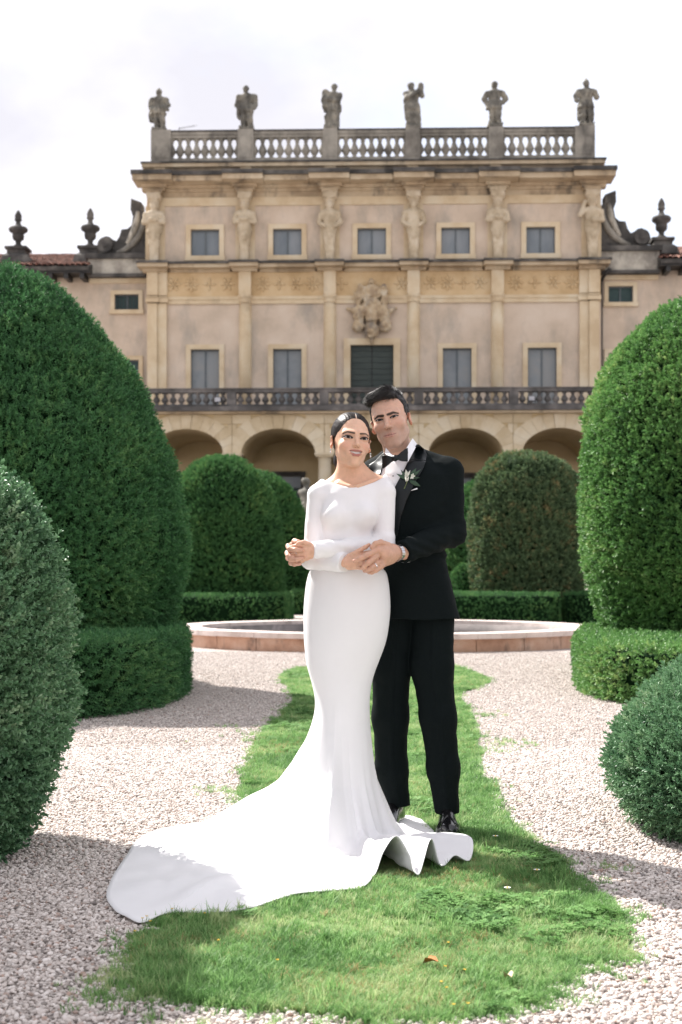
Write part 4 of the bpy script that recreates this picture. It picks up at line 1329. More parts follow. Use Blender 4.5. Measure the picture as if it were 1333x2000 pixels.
# ================================================================== STATUES, URNS on the roof (things of their own)
VM = Matrix.Translation((VX, VD, 0)) @ Matrix.Rotation(R(-1.8), 4, 'Z')
def vloc(u, y, z): return VM @ Vector((u, y, z))
def statue_fn(pose, seed):
    lean = pose.get('lean', 0.0)
    def f(p):
        d = np.maximum(np.maximum(np.abs(p[:, 0]) - .27, np.abs(p[:, 1]) - .24), np.abs(p[:, 2] - .06) - .06)
        hx = lean
        d = smin(d, chain(p, [(-.10 + pose.get('lf', 0), -.02, .08), (-.10, -.04, .5), (-.09 + hx, 0, .95)], [.075, .09, .13], .03), .04)
        d = smin(d, chain(p, [(.12, .04, .08), (.12 + pose.get('rk', 0), -.06, .5), (.09 + hx, 0, .95)], [.075, .09, .13], .03), .04)
        d = smin(d, rcone(p, (.1, .12, .1), (.08, .12, .75), .13, .09), .05)                       # stump support
        d = smin(d, loft(p, [.78, .9, 1.05], [hx] * 3, [0] * 3, [pose.get('sk', .25), .24, .19], [.2, .19, .15]), .06)
        if pose.get('robe'): d = smin(d, loft(p, [.08, .5, .95], [.02, .03, hx], [.02] * 3, [.20, .22, .2], [.16, .17, .16]), .08)
        d = smin(d, ell(p, (hx, 0, 1.25), (.20, .145, .32)), .08)
        d = smin(d, ell(p, (hx, 0, 1.43), (.255, .14, .12)), .08)
        d = smin(d, rcone(p, (hx, 0, 1.45), (hx + pose.get('hx', 0), -.02, 1.66), .065, .065), .03)
        d = smin(d, ell(p, (hx + pose.get('hx', 0), -.03, 1.74), (.085, .105, .125)), .03)
        if pose.get('helmet'): d = smin(d, rcone(p, (hx, .0, 1.80), (hx, .02, 1.93), .10, .03), .04)
        else: d = smin(d, ell(p, (hx + pose.get('hx', 0), .02, 1.79), (.105, .11, .09)), .03)
        for ar in pose['arms']: d = smin(d, chain(p, ar, [.085, .07, .055], .03), .04)
        for a, b, r1, r2 in pose.get('extra', []): d = smin(d, rcone(p, a, b, r1, r2), .06)
        return d - .022 * (p[:, 2] > .14) + .018 * vnoise(p, 9, seed) + .012 * vnoise(p, 20, seed + 1) + .02 * np.sin(p[:, 0] * 38 + p[:, 2] * 4) * (p[:, 2] < 1.0) * (p[:, 2] > .1)
    return f
POSES = [
    (dict(helmet=1, sk=.30, arms=[[(-.27, 0, 1.43), (-.33, .02, 1.15), (-.24, -.12, .92)], [(.27, 0, 1.43), (.36, 0, 1.18), (.2, -.16, 1.02)]], extra=[((-.28, .1, 1.4), (-.3, .12, .55), .13, .09), ((.2, -.1, .95), (.36, -.1, .95), .08, .06)]),
     'stone warrior statue with helmet on the roof balustrade, leftmost'),
    (dict(sk=.26, hx=-.02, arms=[[(-.27, 0, 1.43), (-.36, .04, 1.12), (-.26, -.08, .9)], [(.27, 0, 1.43), (.33, 0, 1.12), (.26, -.1, .9)]], extra=[((-.3, .1, 1.3), (-.3, .1, .6), .08, .07), ((.3, .04, 1.45), (.34, .04, 1.05), .09, .06)]),
     'stone statue with curly hair and tunic, second from the left on the roof'),
    (dict(robe=1, lean=.05, hx=.06, arms=[[(-.22, 0, 1.43), (-.26, -.1, 1.2), (.0, -.2, 1.22)], [(.3, 0, 1.43), (.26, -.12, 1.15), (-.1, -.2, 1.2)]], extra=[((-.22, -.06, 1.55), (-.2, -.08, .95), .09, .11), ((.2, 0, 1.0), (.12, 0, .2), .14, .14)]),
     'robed stone statue holding a bundle to its left shoulder, third on the roof'),
    (dict(robe=1, lean=-.02, hx=-.06, arms=[[(-.26, 0, 1.43), (-.2, -.16, 1.22), (.1, -.2, 1.4)], [(.26, 0, 1.43), (.32, -.1, 1.3), (.26, -.14, 1.66)]], extra=[((.24, -.12, 1.5), (.27, -.12, 1.74), .08, .08), ((-.2, .04, 1.2), (-.16, 0, .5), .12, .12)]),
     'stone statue lifting a child on its right arm above the central door'),
    (dict(sk=.27, rk=-.02, arms=[[(-.26, 0, 1.43), (-.36, .02, 1.2), (-.28, .02, 1.0)], [(.26, 0, 1.43), (.40, .05, 1.2), (.24, -.02, 1.0)]], extra=[((-.06, .12, .1), (.1, .14, .9), .1, .1)]),
     'slim stone statue with hand on hip, second from the right on the roof'),
    (dict(helmet=1, sk=.28, rk=.04, arms=[[(-.26, 0, 1.43), (-.38, -.04, 1.25), (-.36, -.1, 1.02)], [(.26, 0, 1.43), (.36, .0, 1.2), (.3, -.08, 1.4)]], extra=[((-.1, .1, 1.4), (-.2, .12, .4), .12, .1)]),
     'helmeted stone warrior statue at the right end of the roof balustrade'),
]
for (pose, lab), x, yt in zip(POSES, (311, 482, 648, 807, 965, 1142), (172, 167, 165, 164, 164, 163)):
    V_, Q_ = sdf_mesh(statue_fn(pose, x), (-.65, -.45, -.01), (.65, .45, 2.02), .032)
    sc = (Z(yt) - Z(256.6)) / 1.93
    sc *= 1.0 if x not in (311,) else 1.0
    o = link('roof_statue', np_mesh('roof_statue', V_, Q_), statue_m, None, vloc(U(x), -.23, Z(256.6) + .001), R(-1.8))
    o.scale = (sc * 1.14, sc * 1.1, sc)
    tag(o, lab, 'statue', 'statues on the roof balustrade')

def urn(label, x, yb, yt):
    root = empty('roof_urn', vloc(U(x), 1.4, Z(yb) - .45), R(-1.8)); tag(root, label, 'urn', 'stone urns on the wing roofs')
    MB().lathe([(.92, 0), (.80, .3), (.62, .42)], seg=4).build('pedestal_foot', dstone, root, rz=math.pi / 4)
    MB().box(-.4, .4, -.4, .4, .42, .62).build('pedestal', dstone, root)
    MB().box(-.48, .48, -.48, .48, .622, .74).build('pedestal_cap', dstone, root)
    h = (Z(yt) - Z(yb)) + .45 - .742
    pr = [(.30, 0), (.26, .04), (.12, .1), (.12, .17), (.24, .23), (.26, .31), (.24, .37), (.40, .44), (.42, .50), (.36, .545), (.16, .58), (.11, .64), (.10, .70), (.16, .72), (.155, .76), (.14, .8), (.16, .84), (.11, .92), (.06, .97), (.02, 1.0)]
    MB().lathe([(r, z * h) for r, z in pr], (0, 0, .742), 18).build('vase', dstone, root, True)
urn('stone urn with flame finial at the far left photo edge', 14, 478, 388)
urn('stone urn with flame finial left of the villa scroll', 160, 478, 385)
urn('stone urn with flame finial right of the villa scroll', 1301, 470, 374)

ant = empty('tv_antenna', vloc(U(335), 2.0, Z(262))); tag(ant, 'thin television aerial beside the leftmost roof statue', 'antenna')
thin = material('aerial_metal', [(.30, .30, .32), (.4, .4, .42)], rough=.4, metal=.6)
MB().tube([(0, 0, -.6), (0, 0, Z(216) - Z(262))], .018, 6).build('mast', thin, ant)
MB().tube([(-.02, 0, Z(218) - Z(262)), (.78, 0, Z(212) - Z(262))], .014, 6).build('boom', thin, ant)
for k in range(7):
    MB().tube([(.1 * k + .05, -.16, Z(217.5 - k * .8) - Z(262)), (.1 * k + .05, .16, Z(217.5 - k * .8) - Z(262))], .008, 5).build('element', thin, ant)
for px_, lab in ((432, 'small floodlight on the balcony balustrade, left of the bride'), (1036, 'small floodlight on the balcony balustrade, right of the groom')):
    fl = empty('floodlight', vloc(UA(px_), -5.72, ZA(792)), R(-1.8)); tag(fl, lab, 'lamp')
    MB().box(-.14, .14, -.12, .06, .05, .25).build('housing', iron, fl)
    MB().box(-.11, .11, -.135, -.121, .07, .23).build('glass', thin, fl)
    MB().box(-.16, -.141, -.06, .06, -.04, .2).box(.141, .16, -.06, .06, -.04, .2).build('bracket', iron, fl)

# garden statue on a pedestal half hidden behind the bride's shoulder
gs_ = empty('garden_statue', (P(603, 1000, 44)[0], 44.0, .2)); tag(gs_, 'grey garden statue on a pedestal half hidden behind the bride', 'statue')
terr = material('pedestal_stone', [(.28, .17, .10), (.40, .27, .17)], scale=3, rough=.9, bump=.3, bscale=14)
MB().box(-.34, .34, -.34, .34, 0, .22).build('base', terr, gs_)
MB().box(-.27, .27, -.27, .27, .221, 1.85).build('pedestal', terr, gs_)
MB().box(-.33, .33, -.33, .33, 1.851, 1.99).build('cap', terr, gs_)
V_, Q_ = sdf_mesh(statue_fn(POSES[2][0], 77), (-.65, -.45, -.01), (.65, .45, 2.02), .032)
o = link('figure', np_mesh('figure', V_, Q_), statue_m, gs_, (0, 0, 1.991)); o.rotation_euler = (0, 0, 2.4)
# ================================================================== THE COUPLE
skin_m = material('skin', [(.94, .94, .94), (1, 1, 1), (1.04, 1.03, 1.03)], scale=55, rough=.46, spec=.38, sss=.16, vcol=True, bump=.03, bscale=420)
hair_m = material('dark_hair', [(.009, .006, .005), (.016, .011, .009), (.028, .019, .016)], scale=70, rough=.42, spec=.2, stretch=(4, 1, 1), bump=.05, bscale=330, aniso=(1.4, .25, .5))
ghair_m = material('black_hair', [(.008, .007, .007), (.018, .016, .016), (.035, .031, .031)], scale=80, rough=.45, spec=.32, bump=.10, bscale=260, aniso=(1.0, .35, 1.0))
white_m = material('white_crepe', [(.755, .74, .75), (.785, .77, .78)], scale=5, rough=.62, spec=.3, sheen=.15, bump=.03, bscale=700)
suit_m = material('black_wool', [(.0040, .0065, .0070), (.0060, .0092, .0098)], scale=260, rough=.8, spec=.07, bump=.10, bscale=500)
satin_m = material('black_satin', [(.0035, .0060, .0075), (.0055, .0085, .0105)], scale=90, rough=.38, spec=.28)
shirt_m = material('white_shirt', [(.80, .80, .83), (.84, .84, .87)], scale=20, rough=.7, spec=.25)
patent_m = material('patent_leather', [(.006, .006, .007), (.009, .009, .010)], scale=20, rough=.18, spec=.4, coat=.2)
silver_m = material('silver', [(.70, .70, .72), (.80, .80, .82)], scale=60, rough=.22, metal=1.0)
gold_m = material('pale_gold', [(.80, .66, .45), (.86, .73, .52)], scale=60, rough=.2, metal=1.0)
eye_m = material('eyeball', [(1, 1, 1), (1, 1, 1)], rough=.16, spec=.3, vcol=True)
tooth_m = material('teeth', [(.88, .85, .82), (.92, .90, .87)], scale=200, rough=.25)
lash_m = material('lashes', [(.008, .006, .006), (.012, .010, .010)], rough=.7)

BD, GD = 5.60, 5.80
def Bp(x, y, o=0.0): return P(x, y, BD + o)
def Gp(x, y, o=0.0): return P(x, y, GD + o)

def head_frame(c, yaw, pitch, roll, s):
    M = Matrix.Rotation(R(yaw), 3, 'Z') @ Matrix.Rotation(R(-pitch), 3, 'X') @ Matrix.Rotation(R(-roll), 3, 'Y')
    return np.array(c), np.array(M), s

EX = {True: .0335, False: .0302}      # half distance between the eyes
EW = {True: .0180, False: .0155}      # half width of an eye
NZ = {True: .0, False: -.0050}        # nose and mouth sit lower on his longer face
MZ = {True: .0005, False: -.0095}
def mouth_pts(fem):
    m = MZ[fem]
    if fem:
        return ([(0, -.0960, -.0552 + m), (.008, -.0948, -.0545 + m), (.018, -.0890, -.0536 + m), (.0315, -.0750, -.0500 + m)], [.0034, .0036, .0030, .0010],
                [(0, -.0945, -.0720 + m), (.010, -.0925, -.0705 + m), (.0205, -.0860, -.0640 + m), (.0305, -.0755, -.0515 + m)], [.0042, .0041, .0031, .0009])
    return ([(0, -.0950, -.0575 + m), (.010, -.0930, -.0573 + m), (.019, -.0870, -.0580 + m), (.0265, -.0790, -.0568 + m)], [.0036, .0034, .0026, .0010],
            [(0, -.0945, -.0655 + m), (.010, -.0925, -.0648 + m), (.019, -.0865, -.0620 + m), (.0255, -.0790, -.0575 + m)], [.0046, .0042, .0030, .0010])

def mouth_line(x, fem):
    return (-.0612 + 10.5 * x * x if fem else -.0612 + 4.0 * x * x) + MZ[fem]

def eye_open(q, fem):
    """height function of the eye opening and its centre line"""
    u = (q[:, 0] - EX[fem]) / EW[fem]
    zc = .0004 + .09 * (q[:, 0] - EX[fem])
    up = (.0054 if fem else .0038) * np.clip(1 - u * u, 0, 1) ** .75
    dn = (.0038 if fem else .0031) * np.clip(1 - u * u, 0, 1)
    return u, zc, up, dn

def head_sdf(p, fem):
    q = p.copy(); q[:, 0] = np.abs(q[:, 0])
    x, y, z = q[:, 0], q[:, 1], q[:, 2]
    w = 0.0 if fem else 1.0
    ex, nz, mz = EX[fem], NZ[fem], MZ[fem]
    d = ell(p, (0, .022, .040 + .004 * w), (.0755, .095, .082 + .002 * w))
    d = smin(d, ell(p, (0, -.016, -.024), (.0600 + .0035 * w, .072, .086)), .03)
    d = smin(d, rcone(q, (.0375 + .0065 * w, .010, -.050 - .004 * w), (.008 + .008 * w, -.062, -.099 - .005 * w), .0190 + .0020 * w, .0125 + .005 * w), .026)
    d = smin(d, ell(p, (0, -.073, -.099 - .008 * w), (.0145 + .0085 * w, .0135, .0135)), .018)
    d = smin(d, ell(q, (.041, -.055 - .003 * (1 - w), -.026 - .004 * (1 - w)), (.021, .020, .018)), .026)
    d = smin(d, rcone(q, (.010, -.082, .021 - .004 * w), (.045, -.064, .022 - .002 * w), .009 + .004 * w, .008 + .001 * w), .018)
    d = smax(d, -ell(q, (ex, -.099, .002), (.021, .020, .0120)), .013)
    d = smin(d, ell(q, (ex, -.0690, .001), (.0176, .0158, .0142)), .004)
    # nose
    d = smin(d, rcone(p, (0, -.080, .012), (0, -.104, -.028 + nz), .0062 + .0016 * w, .0080 + .0016 * w), .011)
    d = smin(d, ell(p, (0, -.1075, -.0305 + nz), (.0082 + .0020 * w, .0092, .0078 + .0006 * w)), .006)
    d = smin(d, ell(q, (.0102 + .0024 * w, -.0945, -.0330 + nz), (.0058 + .0006 * w, .0095, .0062)), .006)
    d = smax(d, -ell(q, (.0060, -.1025, -.0412 + nz), (.0034, .0050, .0026)), .002)
    # mouth
    d = smin(d, ell(p, (0, -.073, -.062 + mz), (.034, .020, .022)), .02)
    up, ru, dn, rd = mouth_pts(fem)
    d = smin(d, chain(q, up, ru, .003), .004)
    d = smin(d, chain(q, dn, rd, .003), .004)
    zc = mouth_line(x, fem)
    if fem:
        hh = .0046 * np.clip(1 - (x / .0275) ** 2, 0, 1) ** .7
        cut = np.maximum(np.maximum(np.abs(z - zc) - hh, x - .0280), y + .0740)
        d = smax(d, -cut, .0015)
    else:
        d = d + .0016 * np.exp(-((z - zc) / .0016) ** 2) * (x < .026) * (y < -.07)
    # eye opening
    u, zc, uo, do = eye_open(q, fem)
    cut = np.maximum(np.maximum(z - zc - uo, zc - do - z), np.maximum(np.abs(x - ex) - EW[fem], y + .0700))
    d = smax(d, -cut, .0012)
    # ears: a tilted dish with a raised rim
    a = R(30)
    ME = np.array([[math.cos(a), -math.sin(a), 0], [math.sin(a), math.cos(a), 0], [0, 0, 1]])
    ez = -.009
    t = np.clip((z - ez) / .03, -1, 1)
    e = ell(q, (.0795, .018, ez), (.0060, .0165, .0300), ME) + .0035 * np.clip(-t - .2, 0, 1)
    e = smax(e, -ell(q, (.0865, .0115, ez + .003), (.0060, .0090, .0165), ME), .005)
    d = smin(d, e, .005)
    return d

BC, BM, BS = head_frame(Bp(687.0, 863.0, -.005), 14, 5, -5.0, .965)
GC, GM, GS = head_frame(Gp(763.0, 822.5, -.03), -13, 1, 12.5, .985)
def to_local(p, fr):
    c, M, s = fr
    return ((p - c.astype(np.float32)) @ M.astype(np.float32)) / s
def to_world(q, fr):
    c, M, s = fr
    return (np.asarray(q) @ M.T) * s + c
BF, GF_ = (BC, BM, BS), (GC, GM, GS)

def seg_d2(x, z, pts):
    d = np.full(len(x), 9.0)
    for (ax, az), (bx, bz) in zip(pts[:-1], pts[1:]):
        vx, vz = bx - ax, bz - az
        t = np.clip(((x - ax) * vx + (z - az) * vz) / (vx * vx + vz * vz), 0, 1)
        d = np.minimum(d, np.hypot(x - ax - t * vx, z - az - t * vz))
    return d

def skin_colours(V, fr, fem):
    q = to_local(V.astype(np.float32), fr)
    q[:, 0] = np.abs(q[:, 0])
    x, y, z = q[:, 0], q[:, 1], q[:, 2]
    base = np.array((.66, .405, .28)) if fem else np.array((.585, .355, .26))
    C = np.tile(base, (len(V), 1))
    def mixc(m, c):
        m = np.clip(m, 0, 1)[:, None]
        C[:] = C * (1 - m) + np.array(c) * m
    front = (y < -.035) & (np.abs(z) < .14)
    sm = lambda v, a, b: np.clip((b - v) / (b - a), 0, 1)
    # cheeks, nose and ears a little redder
    mixc(front * .45 * np.exp(-((x - .042) / .02) ** 2 - ((z + .032) / .02) ** 2), (.58, .25, .18) if fem else (.52, .25, .18))
    mixc((np.abs(z) < .05) * (x > .072) * .35, (.58, .24, .17))
    if fem:
        mixc(front * .35 * np.exp(-(x / .03) ** 2 - ((z - .06) / .03) ** 2), (.70, .47, .36))
    else:
        st = front * sm(z, -.048, -.030) * sm(-z, .01, .11 + .02) * 1.0
        st = np.clip((-.030 - z) / .02, 0, 1) * (y < .02) * (z > -.135) * np.clip((x + .0) / .001 + 1, 0, 1)
        mixc(.42 * st, (.27, .19, .155))
    up, ru, dn, rd = mouth_pts(fem)
    dl = np.minimum(chain(q, up, ru, .003), chain(q, dn, rd, .003))
    zl = mouth_line(x, fem)
    mixc(front * sm(dl, .0003, .0020) * (.9 if fem else .62), (.37, .130, .110) if fem else (.45, .215, .175))
    if fem: mixc(front * (np.abs(z - zl) < .0060) * (x < .0280) * (y > -.0842 + 14 * x * x), (.16, .045, .04))
    else: mixc(front * sm(np.abs(z - zl), .0006, .0020) * (x < .0270) * .85, (.17, .07, .055))
    # nostrils
    mixc(front * sm(np.hypot((x - .0060) / 1.3, (z + .0405 - NZ[fem]) * 1.4), .0012, .0030) * (y < -.088) * .7, (.24, .10, .075))
    # her eye shadow, darker skin tone round his eyes, lash line
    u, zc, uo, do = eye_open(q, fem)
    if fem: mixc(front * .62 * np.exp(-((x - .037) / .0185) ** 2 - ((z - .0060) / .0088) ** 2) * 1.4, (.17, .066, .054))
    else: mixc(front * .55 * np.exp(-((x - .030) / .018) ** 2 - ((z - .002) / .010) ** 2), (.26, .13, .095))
    lash = sm(np.abs(z - zc - uo - .0008), .0019, .0043 if fem else .0032) * (np.abs(x - EX[fem] - .0012) < EW[fem] + .0020)
    low = sm(np.abs(z - zc + do), .0006, .0018) * (np.abs(x - EX[fem]) < EW[fem])
    mixc(front * lash * 1.0, (.02, .013, .011)); mixc(front * low * (.55 if fem else .45), (.05, .03, .025))
    # brows
    if fem: br, th = [(.0130, .0180), (.0250, .0206), (.0385, .0228), (.0530, .0168)], (.0020, .0048)
    else: br, th = [(.0095, .0130), (.0190, .0150), (.0320, .0178), (.0490, .0115)], (.0033, .0064)
    db = seg_d2(x, z, br) * (1 + .5 * np.clip((x - .034) / .015, 0, 1))
    mixc(front * sm(db, *th) * .95, (.022, .014, .011) if fem else (.012, .009, .008))
    C *= (1 + .035 * vnoise(V, 60, 2) + .03 * vnoise(V, 190, 3))[:, None]
    return C

def join_meshes(parts):
    Vs, Qs, Cs, n = [], [], [], 0
    for V, Q, C in parts:
        Vs.append(V); Qs.append(Q + n); Cs.append(C); n += len(V)
    return np.concatenate(Vs), np.concatenate(Qs), np.concatenate(Cs)

def eyes(fr, parent, fem):
    for s in (-1, 1):
        c = np.array((s * EX[fem], -.0690, .0008))
        n1, n2 = 26, 20
        V = [(0, -1, 0)]
        for i in range(1, n1):
            th = math.pi * .62 * i / (n1 - 1)
            V += [(math.sin(th) * math.cos(2 * math.pi * k / n2), -math.cos(th), math.sin(th) * math.sin(2 * math.pi * k / n2)) for k in range(n2)]
        V = np.array(V)
        look = np.array((-.10 if fem else .10, -1, .03 if fem else -.02)); look /= np.linalg.norm(look)
        ang = np.arccos(np.clip(V @ look, -1, 1)) * .0141
        C = np.tile((.42, .37, .35), (len(V), 1))
        C[ang < .0074] = (.010, .007, .005); C[ang < .0064] = (.026, .013, .008); C[ang < .0034] = (.003, .003, .003)
        W = to_world(c + V * .0141, fr)
        F3 = np.array([(0, 1 + (k + 1) % n2, 1 + k) for k in range(n2)])
        F4 = np.array([(1 + i * n2 + k, 1 + i * n2 + (k + 1) % n2, 1 + (i + 1) * n2 + (k + 1) % n2, 1 + (i + 1) * n2 + k) for i in range(n1 - 2) for k in range(n2)])
        link('eye', np_mesh('eye', W, [F3, F4], True, C), eye_m, parent)
        # upper lashes
        xs_ = np.linspace(EX[fem] - EW[fem] + .001, EX[fem] + EW[fem] + (.002 if fem else 0), 9)
        qq = np.stack([xs_, np.zeros(9), np.zeros(9)], 1)
        u, zc, uo, do = eye_open(qq, fem)
        pts = np.stack([s * xs_, -.0690 - np.sqrt(np.clip(.0158 ** 2 - (xs_ - EX[fem]) ** 2 * .9, .00003, 1)) - .0006, zc + uo + .0002 + (.0022 if fem else 0) * np.clip((xs_ - .042) / .008, 0, 1)], 1)
        MB().tube([tuple(v) for v in to_world(pts, fr)], [.0004, .0008, .001, .0012, .0013, .0013, .0013, .0011, .0004] if fem else .0007, 5).build('eyelashes', lash_m, parent, True)

# ------------------------------------------------------------------ BRIDE
bride = empty('person', (float(Bp(690, 1600)[0]), BD, 0))
bride_label = 'smiling woman in a long white gown, dark hair in a low bun'
tag(bride, bride_label, 'person', 'couple posing on the lawn')
BO = np.array((bride.location.x, BD, 0))
def under(o, root):
    """keep world placement when parenting to a root that only has a location"""
    o.parent = root
    o.matrix_parent_inverse = Matrix.Translation(-root.location)
    return o

def bride_skin(p):
    q = to_local(p, BF)
    d = head_sdf(q, True) * BS
    nb = to_world((0, .030, -.055), BF)
    k = rcone(p, nb, Bp(688, 938, .035), .0480, .0505)
    k = smin(k, rcone(p, Bp(688, 925, .05), Bp(648, 952, .035), .030, .036), .05)
    k = smin(k, rcone(p, Bp(690, 922, .05), Bp(742, 947, .035), .030, .036), .05)
    k = smin(k, ell(p, Bp(690, 985, .02), (.135, .082, .085)), .04)
    k = smin(k, rcone(p, Bp(662, 945, -.02), Bp(684, 951, -.048), .008, .010), .02)
    k = smin(k, rcone(p, Bp(735, 937, -.01), Bp(700, 950, -.048), .008, .010), .02)
    d = smin(d, k, .009)
    return np.maximum(d, Bp(690, 1010)[2] - p[:, 2])
lo = np.minimum(Bp(600, 1012), Bp(600, 800)) + (0, -.2, 0); hi = Bp(778, 796) + (0, .2, .02)
Vb, Qb = sdf_mesh(bride_skin, (lo[0], BD - .16, lo[2]), (hi[0], BD + .15, hi[2]), .0019)
Cb = skin_colours(Vb, BF, True)

def AP(lst): return [P(x, y, d) for x, y, d in lst]
def hand(fn_list, lo_px, hi_px, d0, d1, base, res=.0017, redness=.25):
    """a palm and five fingers grown together, fingers kept apart"""
    def f(p):
        d = None
        for pts, rs, k in fn_list:
            e = chain(p, AP(pts), rs, .004)
            d = e if d is None else smin(d, e, k)
        return d + .0006 * vnoise(p, 90, 4)
    a = P(lo_px[0], hi_px[1], d0); b = P(hi_px[0], lo_px[1], d1)
    V, Q = sdf_mesh(f, (a[0], d0, min(a[2], P(0, hi_px[1], d1)[2])), (b[0], d1, max(b[2], P(0, lo_px[1], d0)[2])), res)
    C = np.tile(base, (len(V), 1))
    tips = np.array([AP(pts)[-1] for pts, rs, k in fn_list if rs[-1] < .0105])
    if len(tips):
        dt = np.min(np.linalg.norm(V[:, None] - tips[None], axis=2), axis=1)
        m = np.clip((.014 - dt) / .012, 0, 1)[:, None] * redness
        C = C * (1 - m) + np.array((.62, .29, .22)) * m
    C *= (1 + .05 * vnoise(V, 70, 5) + .04 * vnoise(V, 180, 6))[:, None]
    return V, Q, C
FSK, MSK = np.array((.64, .38, .265)), np.array((.56, .325, .23))
# her left hand, coming out of the upper cuff, clasped by his right hand
hand_bl = hand([
    ([(640, 1074, 5.482), (622, 1075, 5.464), (609, 1076, 5.452), (597, 1080, 5.450)], [.018, .018, .0205, .021], .01),
    ([(606, 1068, 5.452), (596, 1069, 5.445)], [.015, .014], .012),
    ([(606, 1085, 5.452), (598, 1089, 5.445)], [.014, .013], .012),
    ([(597, 1066, 5.440), (582, 1065, 5.432), (571, 1068, 5.436), (566, 1074, 5.452)], [.0088, .0080, .0074, .0066], .004),
    ([(596, 1074, 5.436), (583, 1079, 5.428), (573, 1081, 5.435), (570, 1086, 5.452)], [.0090, .0082, .0075, .0066], .004),
    ([(596, 1083, 5.436), (583, 1085, 5.430), (574, 1087, 5.440), (573, 1090, 5.452)], [.0086, .0078, .0070, .0062], .004),
    ([(598, 1090, 5.438), (588, 1096, 5.436), (580, 1098, 5.450)], [.0078, .0068, .0058], .004),
    ([(606, 1064, 5.440), (594, 1059, 5.432), (583, 1061, 5.430)], [.0098, .0085, .0072], .004)],
    (555, 1040), (640, 1120), 5.40, 5.50, FSK)
# her right hand, out of the lower cuff, resting in his
hand_br = hand([
    ([(648, 1098, 5.500), (664, 1098, 5.476), (680, 1098, 5.460), (702, 1094, 5.448)], [.018, .018, .0205, .021], .01),
    ([(684, 1087, 5.458), (706, 1083, 5.446)], [.013, .013], .014),
    ([(684, 1107, 5.458), (702, 1106, 5.448)], [.013, .012], .014),
    ([(706, 1082, 5.444), (722, 1079, 5.440), (734, 1079, 5.445), (742, 1083, 5.45)], [.0086, .0078, .0072, .0064], .004),
    ([(706, 1091, 5.438), (722, 1092, 5.430), (734, 1092, 5.435), (740, 1094, 5.44)], [.0088, .0080, .0074, .0066], .004),
    ([(704, 1101, 5.434), (716, 1100, 5.426), (727, 1098, 5.424), (734, 1099, 5.43)], [.0086, .0078, .0072, .0064], .004),
    ([(701, 1109, 5.438), (713, 1110, 5.432), (722, 1108, 5.43)], [.0076, .0068, .0058], .004),
    ([(688, 1084, 5.450), (703, 1075, 5.436), (714, 1069, 5.432), (721, 1064, 5.434)], [.0105, .0090, .0080, .0066], .005)],
    (645, 1050), (750, 1125), 5.40, 5.50, FSK)
V_, Q_, C_ = join_meshes([(Vb, Qb, Cb), hand_bl, hand_br])
under(link('body', np_mesh('body', V_, Q_, True, C_), skin_m), bride)
eyes(BF, bride, True)
# teeth
tv = MB()
for k in range(-5, 6):
    xx = k * .0046
    Vt = to_world(np.array([(xx + a_ * .00215, -.0850 + 16 * xx * xx + (b_ > 1) * .004, -.0553 - (j * .0098 - .0014) + 9.5 * xx * xx) for j in (0, 1) for b_ in (0, 2) for a_ in (-1, 1)]), BF)
    tv.add([tuple(v) for v in Vt], [(0, 1, 5, 4), (0, 2, 3, 1), (4, 5, 7, 6), (0, 4, 6, 2), (1, 3, 7, 5)])
under(tv.build('teeth', tooth_m), bride)
for o in [c for c in bride.children if c.name.startswith('eye')]: under(o, bride)

def bride_hair(p):
    q = to_local(p, BF)
    x = np.abs(q[:, 0]); y, z = q[:, 1], q[:, 2]
    d = ell(q, (0, .026, .0405), (.0800, .0985, .0865))
    hl = .084 - 8.5 * x * x - 1700 * x ** 4
    keep = np.maximum(z - hl, np.minimum(y - .012 + .25 * np.minimum(z, 0), z + .075))
    d = smax(d, -keep * .8, .004)
    d = smax(d, -np.maximum(np.maximum(x - .0011, y - .045), .055 - z), .002)
    nape = rcone(q, (0, .075, -.01), (0, .098, -.058), .055, .035)
    bun = ell(q, (0, .108, -.062), (.045, .036, .042))
    d = smin(d, smin(nape, bun, .02), .015)
    a = np.arctan2(q[:, 0], z - .02)
    st = .00035 * np.sin(np.sqrt(np.maximum(x, 0)) * 200 + 3 * vnoise(q * np.array((1, .5, 1), np.float32), 25, 3)) + .0003 * vnoise(q * np.array((2.5, .35, 1), np.float32), 120, 5)
    return (d + st) * BS
lo_, hi_ = BC - .16, BC + .16
sdf = sdf_mesh(bride_hair, (BC[0] - .11, BC[1] - .12, BC[2] - .13), (BC[0] + .11, BC[1] + .17, BC[2] + .14), .0019)
under(link('hair', np_mesh('hair', *sdf), hair_m), bride)
